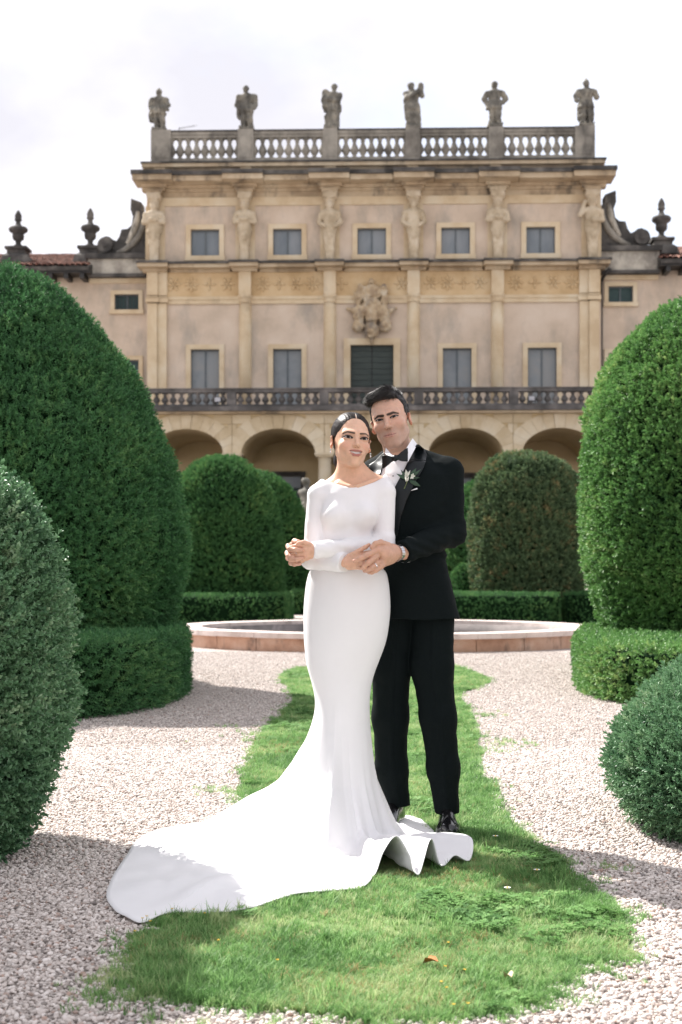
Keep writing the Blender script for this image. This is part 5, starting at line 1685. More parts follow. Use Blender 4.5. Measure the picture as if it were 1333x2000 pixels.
def strands(name, V, Q, fr, count, mat, parent, sel, flow, Ls, rad, lift, seed):
    """fine hairs combed over a hair surface"""
    r = np.random.default_rng(seed)
    q = to_local(V.astype(np.float32), fr)
    ok = np.where(sel(q))[0]
    ix = r.choice(ok, count)
    nv = np.zeros_like(V)
    fn_ = np.cross(V[Q[:, 2]] - V[Q[:, 0]], V[Q[:, 3]] - V[Q[:, 1]])
    for k in range(4): np.add.at(nv, Q[:, k], fn_)
    cen = to_world(np.array((0, .02, .03)), fr)
    nv *= np.sign((nv * (V - cen)).sum(1))[:, None]
    nl = (nv / (np.linalg.norm(nv, axis=1)[:, None] + 1e-12)) @ fr[1]
    b, nn = q[ix].astype(float), nl[ix]
    f = flow(b, r)
    f = f - nn * (f * nn).sum(1)[:, None]
    f /= np.linalg.norm(f, axis=1)[:, None] + 1e-9
    L_ = r.uniform(*Ls, count)[:, None]
    pts = [b - nn * .001, b + f * L_ * .4 + nn * (lift * L_ * .5), b + f * L_ * .75 + nn * (lift * L_ * .6), b + f * L_ + nn * (lift * L_ * .25)]
    sd_ = np.cross(f, nn)
    Vs, k = [], 0
    for i, p_ in enumerate(pts):
        w_ = rad * (1, 1, .8, .15)[i]
        Vs += [to_world(p_ - sd_ * w_, fr), to_world(p_ + sd_ * w_, fr), to_world(p_ + nn * w_ * 1.2, fr)]
    Vs = np.stack(Vs, 1).reshape(-1, 3)
    base_ = np.arange(count)[:, None] * 12
    F_ = []
    for i in range(3):
        for a_, b_ in ((0, 1), (1, 2), (2, 0)):
            F_.append(base_ + np.array([[3 * i + a_, 3 * i + b_, 3 * i + 3 + b_, 3 * i + 3 + a_]]))
    return under(link(name, np_mesh(name, Vs, np.concatenate(F_)), mat), parent)
def bflow(b, r):
    s_ = np.sign(b[:, :1])
    return np.concatenate([s_ * (.75 - 4 * np.abs(b[:, :1])), .75 + 0 * s_, -.25 - 5 * np.clip(.06 - b[:, 2:3], 0, .08)], 1) + r.normal(0, .06, b.shape)
strands('hair_strands', *sdf, BF, 2600, hair_m, bride, lambda q: (q[:, 2] > -.03) & (q[:, 1] < .08) & (np.abs(q[:, 0]) > .003), bflow, (.010, .018), .0004, -.10, 3)
# earrings
for s in (-1, 1):
    e = to_world((s * .0835, .004, -.040), BF)
    mb = MB().lathe([(.0005, .004), (.003, .0025), (.004, 0), (.003, -.0025), (.0005, -.004)], tuple(e), 10)
    mb.lathe([(.0005, .005), (.0030, .002), (.0036, -.002), (.0005, -.006)], (e[0], e[1], e[2] - .009), 8)
    under(mb.build('earring', silver_m), bride)

# ---- gown: bodice and sleeves
NK = np.array([(600, 930), (622, 930), (640, 940), (650, 943), (660, 946.5), (672, 950.5), (690, 953.5), (708, 950.5), (732, 941.5), (747, 933), (756, 920), (775, 910)], float)
ZN_X = np.array([P(a, b, BD - .02)[0] for a, b in NK]); ZN_Z = np.array([P(a, b, BD - .02)[2] for a, b in NK])
ARM_R = [Bp(622, 967, .0), Bp(611, 1090, -.02), P(674, 1099, 5.468)]
ARM_L = [Bp(752, 962, .0), Bp(750, 1068, -.03), P(611, 1074, 5.455)]
def sleeve(p, a, rs, cut):
    d = rcone(p, a[0], a[1], rs[0], rs[1])
    w = a[2] - a[1]; L = np.linalg.norm(w); w = w / L
    end = a[2] + w * .03
    e = rcone(p, a[1], end, rs[1], rs[2])
    e = smax(e, (p - a[2].astype(np.float32)) @ w.astype(np.float32) + cut, .003)
    return smin(d, e, .03)
TY = np.array([930, 945, 965, 1000, 1040, 1075, 1100, 1125, 1150], float)
TL = np.array([650, 634, 626, 625, 626, 624, 616, 610, 614], float)
TR = np.array([735, 745, 742, 736, 732, 731, 739, 748, 746], float)
TRY = np.array([.055, .072, .084, .090, .086, .083, .087, .090, .088])
TCY = np.array([.035, .03, .02, .008, .005, .005, .006, .008, .01])
def bodice(p):
    zs = np.array([P(0, y, BD)[2] for y in TY])
    cx = np.array([(P(l, 0, BD)[0] + P(r, 0, BD)[0]) / 2 for l, r in zip(TL, TR)])
    rx = np.array([(P(r, 0, BD)[0] - P(l, 0, BD)[0]) / 2 for l, r in zip(TL, TR)])
    d = loft(p, zs, cx, BD + TCY, rx, TRY, 2.3)
    for c in ((655, 1008), (712, 1006)):
        d = smin(d, ell(p, Bp(c[0], c[1], -.062), (.052, .046, .050)), .035)
    # shoulder yoke follows the skin, a little outside it
    k = smin(rcone(p, Bp(688, 925, .05), Bp(645, 953, .035), .037, .042), rcone(p, Bp(690, 922, .05), Bp(744, 947, .035), .037, .042), .05)
    k = smin(k, ell(p, Bp(690, 985, .02), (.142, .089, .092)), .04)
    d = smin(d, k, .03)
    d = smin(d, rcone(p, Bp(645, 955, .03), ARM_R[0], .042, .043), .03)
    d = smin(d, rcone(p, Bp(740, 950, .03), ARM_L[0], .042, .043), .03)
    g = p[:, 2] - np.interp(p[:, 0], ZN_X, ZN_Z)
    d = smax(d, g, .004)
    sR = sleeve(p, ARM_R, (.0420, .0410, .0385), .0)
    sL = sleeve(p, ARM_L, (.0425, .0405, .0315), .0)
    d = smin(smin(d, sR, .005), sL, .005)
    # cloth creases: drag lines at elbows and across the waist
    n = .0045 * vnoise(p * np.array((1, 1, 2.2), np.float32), 16, 8) * np.clip((P(0, 985, BD)[2] - p[:, 2]) / .12, 0, 1)
    n = n + .0030 * vnoise(p * np.array((1.5, 1, 1.5), np.float32), 30, 9) * np.clip((P(0, 1030, BD)[2] - p[:, 2]) / .06, 0, 1)
    return d + n
a = P(575, 1150, BD); b = P(790, 915, BD)
Vd, Qd = sdf_mesh(bodice, (a[0], 5.38, a[2]), (b[0], 5.76, b[2]), .0036)
gown = under(link('gown', np_mesh('gown', Vd, Qd), white_m), bride)
gown['label'] = 'plain white crepe gown with long sleeves and train'

# ---- gown: skirt and train
SKY = [1082, 1104, 1118, 1135, 1155, 1190, 1230, 1260, 1300, 1330, 1365]
SKL = [634, 614, 605, 600, 597, 594, 594, 595.5, 600, 609, 619]
SKR = [714, 740, 754, 758.5, 761, 762.5, 758.5, 752, 737, 726, 721]
SKD = [.070, .089, .0985, .104, .110, .118, .118, .115, .108, .104, .105]
NC = 420
hem = np.array([[*G(x, y), z] for x, y, z in HEM] + [(-.60, 5.86, 0), (-.30, 6.0, 0), (0., 6.06, 0), (.2, 6.06, 0)])
hem = catmull(hem, NC)
hem[:, 2] = np.maximum(hem[:, 2], 0)
kc = np.array([(P(612, 0, BD)[0] + P(731, 0, BD)[0]) / 2, BD])
ang = np.unwrap(np.arctan2(-(hem[:, 1] - kc[1]), hem[:, 0] - kc[0]))
arc = np.concatenate([[0], np.cumsum(np.linalg.norm(np.diff(hem[:, :2], axis=0), axis=1))])
# make the angle monotonic and evenly shared
am = np.maximum.accumulate(ang)
uni = ang[0] + 2 * np.pi * np.arange(NC) / NC
phi = .62 * am + .38 * uni
phi = np.convolve(np.concatenate([phi[-20:] - 2 * np.pi, phi, phi[:20] + 2 * np.pi]), np.ones(25) / 25, 'same')[20:-20]
rows = []
for y, l, r_, dd in zip(SKY, SKL, SKR, SKD):
    xl, xr = P(l, y, BD)[0], P(r_, y, BD)[0]
    z = P(0, y, BD)[2]
    rows.append(np.stack([(xl + xr) / 2 + (xr - xl) / 2 * np.cos(phi), BD + .012 - dd * np.sin(phi), np.full(NC, z)], 1))
rows = np.array(rows)
# refine the body part
body = np.stack([catmull(rows[:, k], 34, closed=False) for k in range(NC)], 1)
k0 = body[-1]
L = np.linalg.norm(hem[:, :2] - k0[:, :2], axis=1)
NRW = 70
sk = [body]
lift = hem[:, 2]
col = np.arange(NC)
dirv = (hem[:, :2] - k0[:, :2]) / L[:, None]
TBR = np.array([0, .004, .014, .042, .103, .151, .224, .345, .453, .6]) / .6
TBZ = np.array([.546, .50, .455, .377, .268, .207, .16, .086, .030, 0.0]) / .546
tarc = np.concatenate([[0], np.cumsum(np.hypot(np.diff(TBR * .6), np.diff(TBZ * .546)))]); tarc /= tarc[-1]
cdir = np.interp(hem[:, 0], [-.6, -.1, .15, .5], [.64, .54, .22, .13])
cl = np.minimum(L, cdir)
s_c = 1 - np.clip((L - cl) / (L + .35), 0, .9)
for j in range(1, NRW + 1):
    s = j / NRW
    u_ = np.clip(s / s_c, 0, 1)
    rr_ = np.interp(u_, tarc, TBR); zz_ = np.interp(u_, tarc, TBZ)
    fl = np.clip((s - s_c) / np.maximum(1 - s_c, 1e-6), 0, 1)
    r_ = rr_ * cl + fl * (L - cl)
    z = k0[:, 2] * zz_
    xy = k0[:, :2] + dirv * r_[:, None]
    ph = phi
    env = s * np.clip(1.1 - s, 0, 1)
    flute = .024 * np.sin(ph * 8 + .6 + 1.2 * np.sin(ph * 3)) * env * np.clip((.9 - L) / .5, .4, 1)
    crest = lift * s ** 2.3
    p3_ = np.stack([xy[:, 0], xy[:, 1], z * 0], 1)
    und = (.020 * np.abs(vnoise(p3_, 4.5, 21)) + .010 * np.abs(vnoise(p3_, 11, 22))) * np.clip(s * 3, 0, 1)
    zz = np.maximum(z, 0) + und * (1 - .6 * s ** 6) + np.maximum(flute, -z * .4) + crest + .012 * np.clip(s * 4, 0, 1)
    side = np.stack([-dirv[:, 1], dirv[:, 0]], 1)
    xy = xy + side * (.010 * np.sin(ph * 13 + 3 * s) * env)[:, None]
    sk.append(np.concatenate([xy, zz[:, None]], 1)[None])
skirt = np.concatenate(sk)
for _ in range(14):                                   # let the cloth flow smoothly from the thighs into the flare
    a_, b_ = 26, 50
    wgt = np.sin(np.linspace(0, np.pi, b_ - a_))[:, None, None] * .5
    skirt[a_:b_] += wgt * (.5 * (skirt[a_ - 1:b_ - 1] + skirt[a_ + 1:b_ + 1]) - skirt[a_:b_])
# raised fold that runs from the knee down to the right-hand curl, and the lifted far corner of the train
def bump_along(a, b, w, h):
    a = np.array(a); b = np.array(b); ba = b - a
    pts = skirt[:, :, :2].reshape(-1, 2)
    t = np.clip(((pts - a) @ ba) / (ba @ ba), 0, 1)
    dd = np.linalg.norm(pts - a - t[:, None] * ba, axis=1)
    g = h * np.exp(-(dd / w) ** 2) * np.sin(np.pi * np.clip(t * .9 + .1, 0, 1))
    skirt[:, :, 2] += (g * np.clip((.40 - skirt[:, :, 2].ravel()) / .25, 0, 1)).reshape(skirt.shape[:2])
bump_along((.05, 5.45), G(850, 1690), .05, .018)
bump_along(G(300, 1660), G(420, 1700), .06, .030)
bump_along(G(330, 1780), G(560, 1690), .05, .018)
nr = skirt.shape[0]
Fs = np.array([(i * NC + k, (i + 1) * NC + k, (i + 1) * NC + (k + 1) % NC, i * NC + (k + 1) % NC) for i in range(nr - 1) for k in range(NC)])
me = np_mesh('skirt', skirt.reshape(-1, 3), Fs)
sko = under(link('skirt', me, white_m), bride)
sd = sko.modifiers.new('hem', 'SOLIDIFY'); sd.thickness = .0026; sd.offset = 0

# rings
def ring_mesh(c, axis, r, t, seg=18):
    c = Vector(c); ax = Vector(axis).normalized(); u = ax.orthogonal().normalized(); w = ax.cross(u)
    return MB().tube([c + (u * math.cos(2 * math.pi * k / seg) + w * math.sin(2 * math.pi * k / seg)) * r for k in range(seg + 1)], t, 6)
rb = ring_mesh(P(715, 1100, 5.426), P(727, 1098, 5.424) - P(704, 1101, 5.434), .0083, .0013)
rb.lathe([(.0005, -.002), (.0035, .001), (.003, .003)], tuple(P(716, 1095.5, 5.4205)), 8)
under(rb.build('ring', silver_m), bride)
rb = ring_mesh(P(580, 1080, 5.430), P(573, 1081, 5.435) - P(583, 1079, 5.428), .0085, .0014)
rb.lathe([(.0005, -.002), (.0045, .001), (.003, .003)], tuple(P(580, 1079, 5.4205)), 8)
under(rb.build('ring', silver_m), bride)

# ------------------------------------------------------------------ GROOM
groom = empty('person', (float(Gp(850, 1600)[0]), GD, 0))
tag(groom, 'man in a black tuxedo and bow tie standing behind the bride', 'person', 'couple posing on the lawn')
def groom_skin(p):
    q = to_local(p, GF_)
    d = head_sdf(q, False) * GS
    nb = to_world((0, .022, -.062), GF_)
    k = rcone(p, nb, Gp(783, 905, .025), .056, .060)
    k = smin(k, rcone(p, to_world((0, -.03, -.10), GF_), Gp(777, 893, -.03), .018, .016), .03)
    d = smin(d, k, .010)
    return np.maximum(d, Gp(0, 915)[2] - p[:, 2])
Vg, Qg = sdf_mesh(groom_skin, (GC[0] - .12, GC[1] - .14, Gp(0, 917)[2]), (GC[0] + .14, GC[1] + .14, GC[2] + .15), .0019)
Cg = skin_colours(Vg, GF_, False)
hand_gl = hand([
    ([(800, 1080, 5.56), (774, 1080, 5.505), (750, 1084, 5.440)], [.027, .0275, .029], .012),
    ([(766, 1072, 5.49), (740, 1075, 5.418)], [.021, .0165], .014),
    ([(764, 1092, 5.49), (742, 1102, 5.425)], [.020, .0165], .014),
    ([(739, 1075, 5.412), (716, 1085, 5.392), (703, 1091, 5.388), (693, 1095.5, 5.392)], [.0125, .0108, .0098, .0084], .004),
    ([(736, 1087, 5.408), (720, 1099, 5.390), (712, 1106, 5.396), (710, 1110, 5.412)], [.0122, .0108, .0096, .0084], .004),
    ([(739, 1099, 5.410), (727, 1109, 5.396), (718, 1114, 5.402), (713, 1115, 5.415)], [.0116, .0102, .0092, .0080], .004),
    ([(746, 1106, 5.418), (735, 1114, 5.408), (726, 1118, 5.414), (721, 1118, 5.424)], [.0104, .0090, .0080, .0070], .004),
    ([(758, 1066, 5.460), (744, 1060, 5.430), (734, 1062, 5.415), (727, 1069, 5.412)], [.0150, .0125, .0108, .0092], .006)],
    (680, 1040), (812, 1130), 5.36, 5.62, MSK)
hand_gr = hand([
    ([(610, 1078, 5.60), (590, 1080, 5.545), (575, 1080, 5.500)], [.027, .028, .027], .012),
    ([(588, 1068, 5.53), (572, 1066, 5.495)], [.018, .0155], .012),
    ([(588, 1092, 5.53), (572, 1092, 5.495)], [.018, .0145], .012),
    ([(572, 1065, 5.492), (564, 1067, 5.462), (566, 1072, 5.434), (578, 1074, 5.418), (590, 1075, 5.420)], [.0120, .0110, .0102, .0096, .0082], .004),
    ([(570, 1076, 5.492), (562, 1080, 5.465), (564, 1086, 5.440), (572, 1088, 5.428)], [.0120, .0108, .0098, .0086], .004),
    ([(570, 1086, 5.492), (564, 1090, 5.462), (568, 1093, 5.434), (580, 1093, 5.420), (590, 1091, 5.422)], [.0118, .0108, .0100, .0094, .0082], .004),
    ([(573, 1096, 5.492), (569, 1100, 5.462), (575, 1102, 5.438), (586, 1101, 5.430)], [.0108, .0096, .0086, .0074], .004),
    ([(584, 1062, 5.51), (576, 1058, 5.475), (582, 1059, 5.452), (590, 1062, 5.445)], [.0140, .0120, .0104, .0088], .005)],
    (548, 1035), (625, 1125), 5.39, 5.64, MSK)
V_, Q_, C_ = join_meshes([(Vg, Qg, Cg), hand_gl, hand_gr])
under(link('body', np_mesh('body', V_, Q_, True, C_), skin_m), groom)
eyes(GF_, groom, False)
for o in [c for c in groom.children if c.name.startswith('eye')]: under(o, groom)

def groom_hair(p):
    q = to_local(p, GF_)
    x = np.abs(q[:, 0]); y, z = q[:, 1], q[:, 2]
    d = ell(q, (0, .025, .044), (.0800, .0985, .0860))
    top = z - (.0870 - .10 * np.clip(x - .036, 0, 1) - .25 * np.clip(x - .050, 0, 1))
    temple = np.minimum(y + .020 + .42 * (z - .05), z - .020)           # side hair behind the temple
    burn = np.minimum(np.minimum(y + .020, .008 - y), z + .020)          # sideburn before the ear
    back = np.minimum(y - .034, z + .066)
    keep = np.maximum(np.maximum(top, temple), np.maximum(burn, back))
    d = smax(d, -keep * .8, .004)
    # swept volume on top, fuller on the viewer's left
    t = ell(q, (-.002, .004, .096), (.0650, .0830, .0365))
    t = smin(t, rcone(q, (-.052, -.044, .098), (.020, -.058, .108), .014, .020), .03)
    t = smin(t, rcone(q, (-.066, -.026, .088), (-.054, .015, .102), .013, .022), .03)
    t = smax(t, .083 - .12 * np.clip(x - .040, 0, 1) - .2 * np.clip(-q[:, 0] - .045, 0, 1) - z, .006)
    d = smin(d, t, .010)
    st = .0012 * vnoise(q * np.array((.4, 1.0, .8), np.float32), 80, 3) + .0010 * vnoise(q * np.array((1.6, .5, 1), np.float32), 190, 5)
    return (d + st) * GS
V_, Q_ = sdf_mesh(groom_hair, (GC[0] - .12, GC[1] - .14, GC[2] - .1), (GC[0] + .12, GC[1] + .16, GC[2] + .17), .0019)
gh = link('hair', np_mesh('hair', V_, Q_), ghair_m); under(gh, groom)
# combed locks: swept to the side on top, short and flat on the sides
def gflow(b, r):
    return np.concatenate([-.75 + 0 * b[:, :1], .40 + 0 * b[:, :1], .10 + 0 * b[:, :1]], 1) + r.normal(0, .11, b.shape)
def gside(b, r):
    return np.concatenate([0 * b[:, :1], .55 + 0 * b[:, :1], -.75 + 0 * b[:, :1]], 1) + r.normal(0, .12, b.shape)
strands('hair_locks', V_, Q_, GF_, 3600, ghair_m, groom, lambda q: q[:, 2] > .088, gflow, (.018, .036), .0006, .07, 4)
strands('side_hair', V_, Q_, GF_, 2600, ghair_m, groom, lambda q: (q[:, 2] < .095), gside, (.008, .016), .0004, .05, 5)

# ---- jacket
JY = np.array([884, 893, 905, 930, 960, 1000, 1050, 1100, 1150, 1208], float)
JL = np.array([772, 752, 735, 724, 722, 726, 735, 738, 740, 742], float)
JR = np.array([815, 836, 862, 884, 885, 879, 872, 872, 884, 898], float)
JRY = np.array([.05, .07, .09, .112, .122, .128, .122, .118, .124, .132])
JCY = np.array([.045, .035, .02, .005, .0, -.002, 0, 0, 0, 0])
GA_L = [Gp(877, 922, .0), Gp(882, 1040, -.03), P(786, 1079, 5.535)]
GA_R = [Gp(735, 922, .03), Gp(660, 1045, .10), P(603, 1080, 5.60)]
def jacket(p):
    zs = np.array([P(0, y, GD)[2] for y in JY])
    cx = np.array([(P(l, 0, GD)[0] + P(r, 0, GD)[0]) / 2 for l, r in zip(JL, JR)])
    rx = np.array([(P(r, 0, GD)[0] - P(l, 0, GD)[0]) / 2 for l, r in zip(JL, JR)])
    d = loft(p, zs, cx, GD + JCY, rx, JRY, 2.5)
    # neck opening
    d = smax(d, -rcone(p, Gp(783, 905, .02), Gp(775, 860, .0), .060, .068), .006)
    d = smin(d, rcone(p, Gp(815, 893, .03), GA_L[0], .040, .060), .03)
    d = smin(d, rcone(p, Gp(755, 897, .04), GA_R[0], .038, .056), .03)
    d = smin(d, sleeve(p, GA_L, (.0615, .0555, .0450), .0), .016)
    d = smin(d, sleeve(p, GA_R, (.058, .050, .042), .0), .016)
    # cloth: drag folds at the elbow, soft pulls on the chest and skirt
    w = np.clip(1 - np.linalg.norm(p - Gp(880, 1030).astype(np.float32), axis=1) / .22, 0, 1)
    n = .006 * w * vnoise(p * np.array((1, 1, 2.0), np.float32), 22, 31) + .003 * vnoise(p * np.array((1.2, 1, .6), np.float32), 14, 32) + .0012 * vnoise(p, 45, 33)
    w2 = np.clip(1 - np.abs(p[:, 2] - Gp(0, 1075)[2]) / .08, 0, 1) * (p[:, 0] > Gp(790, 0)[0])
    return d + n + .0035 * w2 * np.sin(p[:, 2] * 160 + p[:, 0] * 60)
a = P(585, 1212, GD); b = P(920, 866, GD)
Vj, Qj = sdf_mesh(jacket, (a[0], 5.48, a[2]), (b[0], 6.02, b[2]), .0042)
under(link('jacket', np_mesh('jacket', Vj, Qj), suit_m), groom)
JB = BVHTree.FromPolygons([tuple(v) for v in Vj], [tuple(f) for f in Qj])

def patch(name, poly, bvh, off, mat, parent, dref=5.68, th=.003, cuts=4, bulge=0.0):
    """panel of cloth lying on a surface, off metres in front of it"""
    import bmesh
    bm = bmesh.new()
    vs = [bm.verts.new((x, y, 0)) for x, y in poly]
    bm.faces.new(vs)
    bmesh.ops.triangulate(bm, faces=bm.faces[:])
    for _ in range(cuts): bmesh.ops.subdivide_edges(bm, edges=bm.edges[:], cuts=1, use_grid_fill=True)
    bmesh.ops.triangulate(bm, faces=bm.faces[:])
    cam_p = Vector((0, 0, CAM_H))
    pc = np.mean(np.array(poly), 0); rad = max(np.linalg.norm(np.array(poly) - pc, axis=1))
    for v in bm.verts:
        w = Vector(P(v.co.x, v.co.y, 6.0)) - cam_p; w.normalize()
        hit = bvh.ray_cast(cam_p, w)
        q = hit[0] if hit[0] is not None else cam_p + w * (dref / w.y)
        rr = math.hypot(v.co.x - pc[0], v.co.y - pc[1]) / rad
        v.co = q - w * (off + bulge * max(0, 1 - rr))
    bmesh.ops.recalc_face_normals(bm, faces=bm.faces[:])
    me = bpy.data.meshes.new(name); bm.to_mesh(me); bm.free()
    me.polygons.foreach_set('use_smooth', np.ones(len(me.polygons), dtype=bool))
    o = link(name, me, mat)
    md = o.modifiers.new('thickness', 'SOLIDIFY'); md.thickness = th; md.offset = 0
    under(o, parent)
    return o
patch('shirt_front', [(744, 894), (752, 884), (762, 892), (780, 898), (796, 884), (806, 880), (800, 905), (790, 925), (772, 960), (766, 990), (748, 990), (741, 940)], JB, .004, shirt_m, groom, dref=5.69)
patch('lapel', [(797.5, 901), (812, 898), (832, 901), (827, 915), (812, 940), (794, 978), (783, 1010), (777, 1045), (772, 1048), (771, 990), (772, 951), (790, 917)], JB, .011, satin_m, groom, bulge=.005)
patch('collar', [(814, 868), (819, 868), (829, 877), (834, 888), (832, 900), (812, 897), (797.5, 900), (803, 888)], JB, .013, satin_m, groom, dref=5.75)
patch('lapel', [(722, 908), (735, 899), (746, 893), (751, 898), (747, 915), (742, 938), (738, 960), (728, 960), (716, 925)], JB, .010, satin_m, groom, dref=5.72, bulge=.004)
patch('collar', [(735, 899), (743, 890), (751, 884), (752, 894), (748, 903), (741, 905)], JB, .014, satin_m, groom, dref=5.74)
pk = patch('pocket_square', [(800, 959), (815, 953), (816, 955.5), (803, 958.5)], JB, .010, shirt_m, groom, cuts=2)
# standing shirt collar with folded wings
def wing_mesh(pts, name):
    mb = MB()
    n = len(pts)
    mb.add([tuple(p) for p in pts], [tuple(range(n))])
    o = mb.build(name, shirt_m); o.modifiers.new('thickness', 'SOLIDIFY').thickness = .003
    return under(o, groom)
wing_mesh([P(789, 884, 5.690), P(800, 866, 5.735), P(806, 857, 5.775), P(815, 869, 5.755), P(807, 884, 5.705), P(797, 903, 5.660)], 'collar_wing')
wing_mesh([P(754, 874, 5.700), P(752, 885, 5.690), P(760, 893, 5.665), P(774, 893, 5.655), P(764, 886, 5.680)], 'collar_wing')
cs = sdf_mesh(lambda p: smax(rcone(p, Gp(783, 908, .025), Gp(779, 872, .022), .067, .064), np.maximum(-rcone(p, Gp(783, 910, .025), Gp(778, 850, .015), .062, .0605), (p[:, 2] - Gp(0, 884)[2]) - .55 * (p[:, 0] - Gp(783, 0)[0]) - .30 * (p[:, 1] - GD)), .002), (Gp(735, 0)[0], 5.6, Gp(0, 912)[2]), (Gp(830, 0)[0], 5.93, Gp(0, 850)[2]), .0026)
under(link('shirt_collar', np_mesh('shirt_collar', *cs), shirt_m), groom)

# bow tie
def bow(p):
    c = P(772, 895, 5.640)
    q = p - c.astype(np.float32)
    ca, sa = math.cos(R(-9)), math.sin(R(-9))
    x = q[:, 0] * ca + q[:, 2] * -sa; z = q[:, 0] * sa + q[:, 2] * ca
    x = q[:, 0]; z = q[:, 2] - .30 * q[:, 0]
    ax = np.abs(x)
    hw = np.interp(ax, [0, .012, .03, .044, .052], [.008, .010, .020, .026, .027])
    d = np.maximum(np.maximum(np.abs(z) - hw, ax - .051), np.abs(q[:, 1] - .25 * ax * (x < 0) * .4 - .18 * ax) - (.006 + .006 * np.exp(-((ax - .03) / .02) ** 2))) * .8
    k = ell(q, (0, -.006, 0), (.011, .010, .013))
    return smin(d, k, .004) + .0012 * vnoise(q, 90, 3)
c = P(772, 895, 5.640)
under(link('bow_tie', np_mesh('bow_tie', *sdf_mesh(bow, c - (.06, .03, .045), c + (.06, .04, .045), .0019)), satin_m), groom)
# shirt studs and jacket button
for x, y in ((768, 930),):
    hit = JB.ray_cast(Vector((0, 0, CAM_H)), (Vector(P(x, y, 6)) - Vector((0, 0, CAM_H))).normalized())[0]
    MB().lathe([(.001, -.002), (.004, 0), (.001, .002)], (hit.x, hit.y - .009, hit.z), 8).build('stud', satin_m)
    under(bpy.data.objects['stud'], groom)

# ---- trousers
LEG_R = [Gp(845, 1190, .0), Gp(844, 1300, -.01), Gp(856, 1400, -.02), Gp(866, 1500, -.01), Gp(873.5, 1586, .0)]
LEG_RR = [.092, .0845, .0720, .0640, .0500]
LEG_L = [Gp(775, 1190, .02), Gp(765, 1300, .04), Gp(763, 1400, .06), Gp(765, 1500, .10), Gp(777, 1570, .14)]
LEG_LR = [.090, .0785, .0725, .0650, .0520]
def trousers(p):
    d = chain(p, LEG_R, LEG_RR, .03)
    d2 = chain(p, LEG_L, LEG_LR, .03)
    # pressed crease in front
    for i, (A, RR) in enumerate(((LEG_R, LEG_RR), (LEG_L, LEG_LR))):
        z = p[:, 2]
        zs = [a[2] for a in A][::-1]
        cx = np.interp(z, zs, [a[0] for a in A][::-1]); cy = np.interp(z, zs, [a[1] for a in A][::-1]); rr = np.interp(z, zs, RR[::-1])
        e = np.maximum(np.abs(p[:, 0] - cx) * 1.0 - .004, np.abs(p[:, 1] - cy + rr) - .004)
        if i == 0: d = smin(d, e, .014)
        else: d2 = smin(d2, e, .014)
    d = smin(d, d2, .012)
    d = np.maximum(d, np.interp(p[:, 0], [P(800, 0, GD)[0], P(850, 0, GD)[0]], [Gp(0, 1566, .1)[2] - .02, Gp(0, 1588)[2]]) - p[:, 2])
    z = p[:, 2]
    n = .0022 * vnoise(p * np.array((1, 1, 1.6), np.float32), 12, 41) * np.clip((.45 - z) / .3, .25, 1) + .0015 * vnoise(p, 40, 42)
    return d + n
a = P(715, 1592, GD); b = P(905, 1190, GD)
Vt, Qt = sdf_mesh(trousers, (a[0], 5.64, .045), (b[0], 6.06, b[2]), .0045)
under(link('trousers', np_mesh('trousers', Vt, Qt), suit_m), groom)

# ---- shoes
def shoe(cx, heel_y, toe_y, tx):
    A = np.array((cx, heel_y, 0)); T = np.array((tx, toe_y, 0))
    f = (T - A); f /= np.linalg.norm(f); sx = np.array((-f[1], f[0], 0))
    Ln = np.linalg.norm(T - A)
    def fn(p):
        q = p - A.astype(np.float32)
        u = q @ f.astype(np.float32) / Ln; v = q @ sx.astype(np.float32); z = q[:, 2]
        hw = np.interp(u, [0, .15, .4, .7, .88, 1.0], [.032, .037, .040, .052, .048, .022])
        ht = np.interp(u, [0, .2, .38, .55, .75, .9, 1.0], [.095, .10, .095, .074, .056, .047, .032])
        up = (((v / hw) ** 2 + ((z - .012) / ht) ** 2) ** .5 - 1) * np.minimum(hw, ht) * .8
        up = np.maximum(np.maximum(up, -z + .012), np.maximum(-u - .01, u - 1.02) * Ln)
        rid = np.exp(-((u - .62 - .6 * (v / .045) ** 2) / .03) ** 2) * .003 * (z > .03)
        up = up - rid
        so = np.maximum(np.maximum(np.abs(v) - hw - .003, np.abs(z - .008) - .008), np.maximum(-u, u - 1.02) * Ln)
        return smin(up, so, .002)
    lo = np.minimum(A, T) - (.07, .05, 0); hi = np.maximum(A, T) + (.07, .05, .13)
    return sdf_mesh(fn, (lo[0], lo[1], -.004), hi, .0024)
s1 = shoe(P(873, 0, 5.84)[0], 5.86, 5.595, P(877, 0, 5.60)[0])
s2 = shoe(P(779, 0, 5.96)[0], 5.99, 5.745, P(744, 0, 5.76)[0])
for s_ in (s1, s2): under(link('shoe', np_mesh('shoe', *s_), patent_m), groom)

# ---- watch, wedding band
w0, w1 = P(786, 1079, 5.535), P(756, 1083, 5.455)
ax = Vector(w1 - w0).normalized(); cw = Vector(P(776, 1080, 5.508))
u = Vector((0, 0, 1)); u = (u - ax * u.dot(ax)).normalized(); v = ax.cross(u)
watch = None
mb = MB()
NW = 22
for k in range(NW):
    a = 2 * math.pi * k / NW
    o_ = (u * math.cos(a) + v * math.sin(a)); tn = (-u * math.sin(a) + v * math.cos(a))
    c0 = cw + o_ * .0315
    for j in (-1, 0, 1):
        ctr = c0 + ax * (j * .0062)
        hx, hy, hz = ax * .0028, tn * .0041, o_ * .0016
        mb.add([tuple(ctr + sx * hx + sy * hy + sz * hz) for sz in (-1, 1) for sx, sy in ((-1, -1), (1, -1), (1, 1), (-1, 1))], [(0, 1, 5, 4), (1, 2, 6, 5), (2, 3, 7, 6), (3, 0, 4, 7), (4, 5, 6, 7), (3, 2, 1, 0)])
watch = under(mb.build('wristwatch', silver_m), groom)
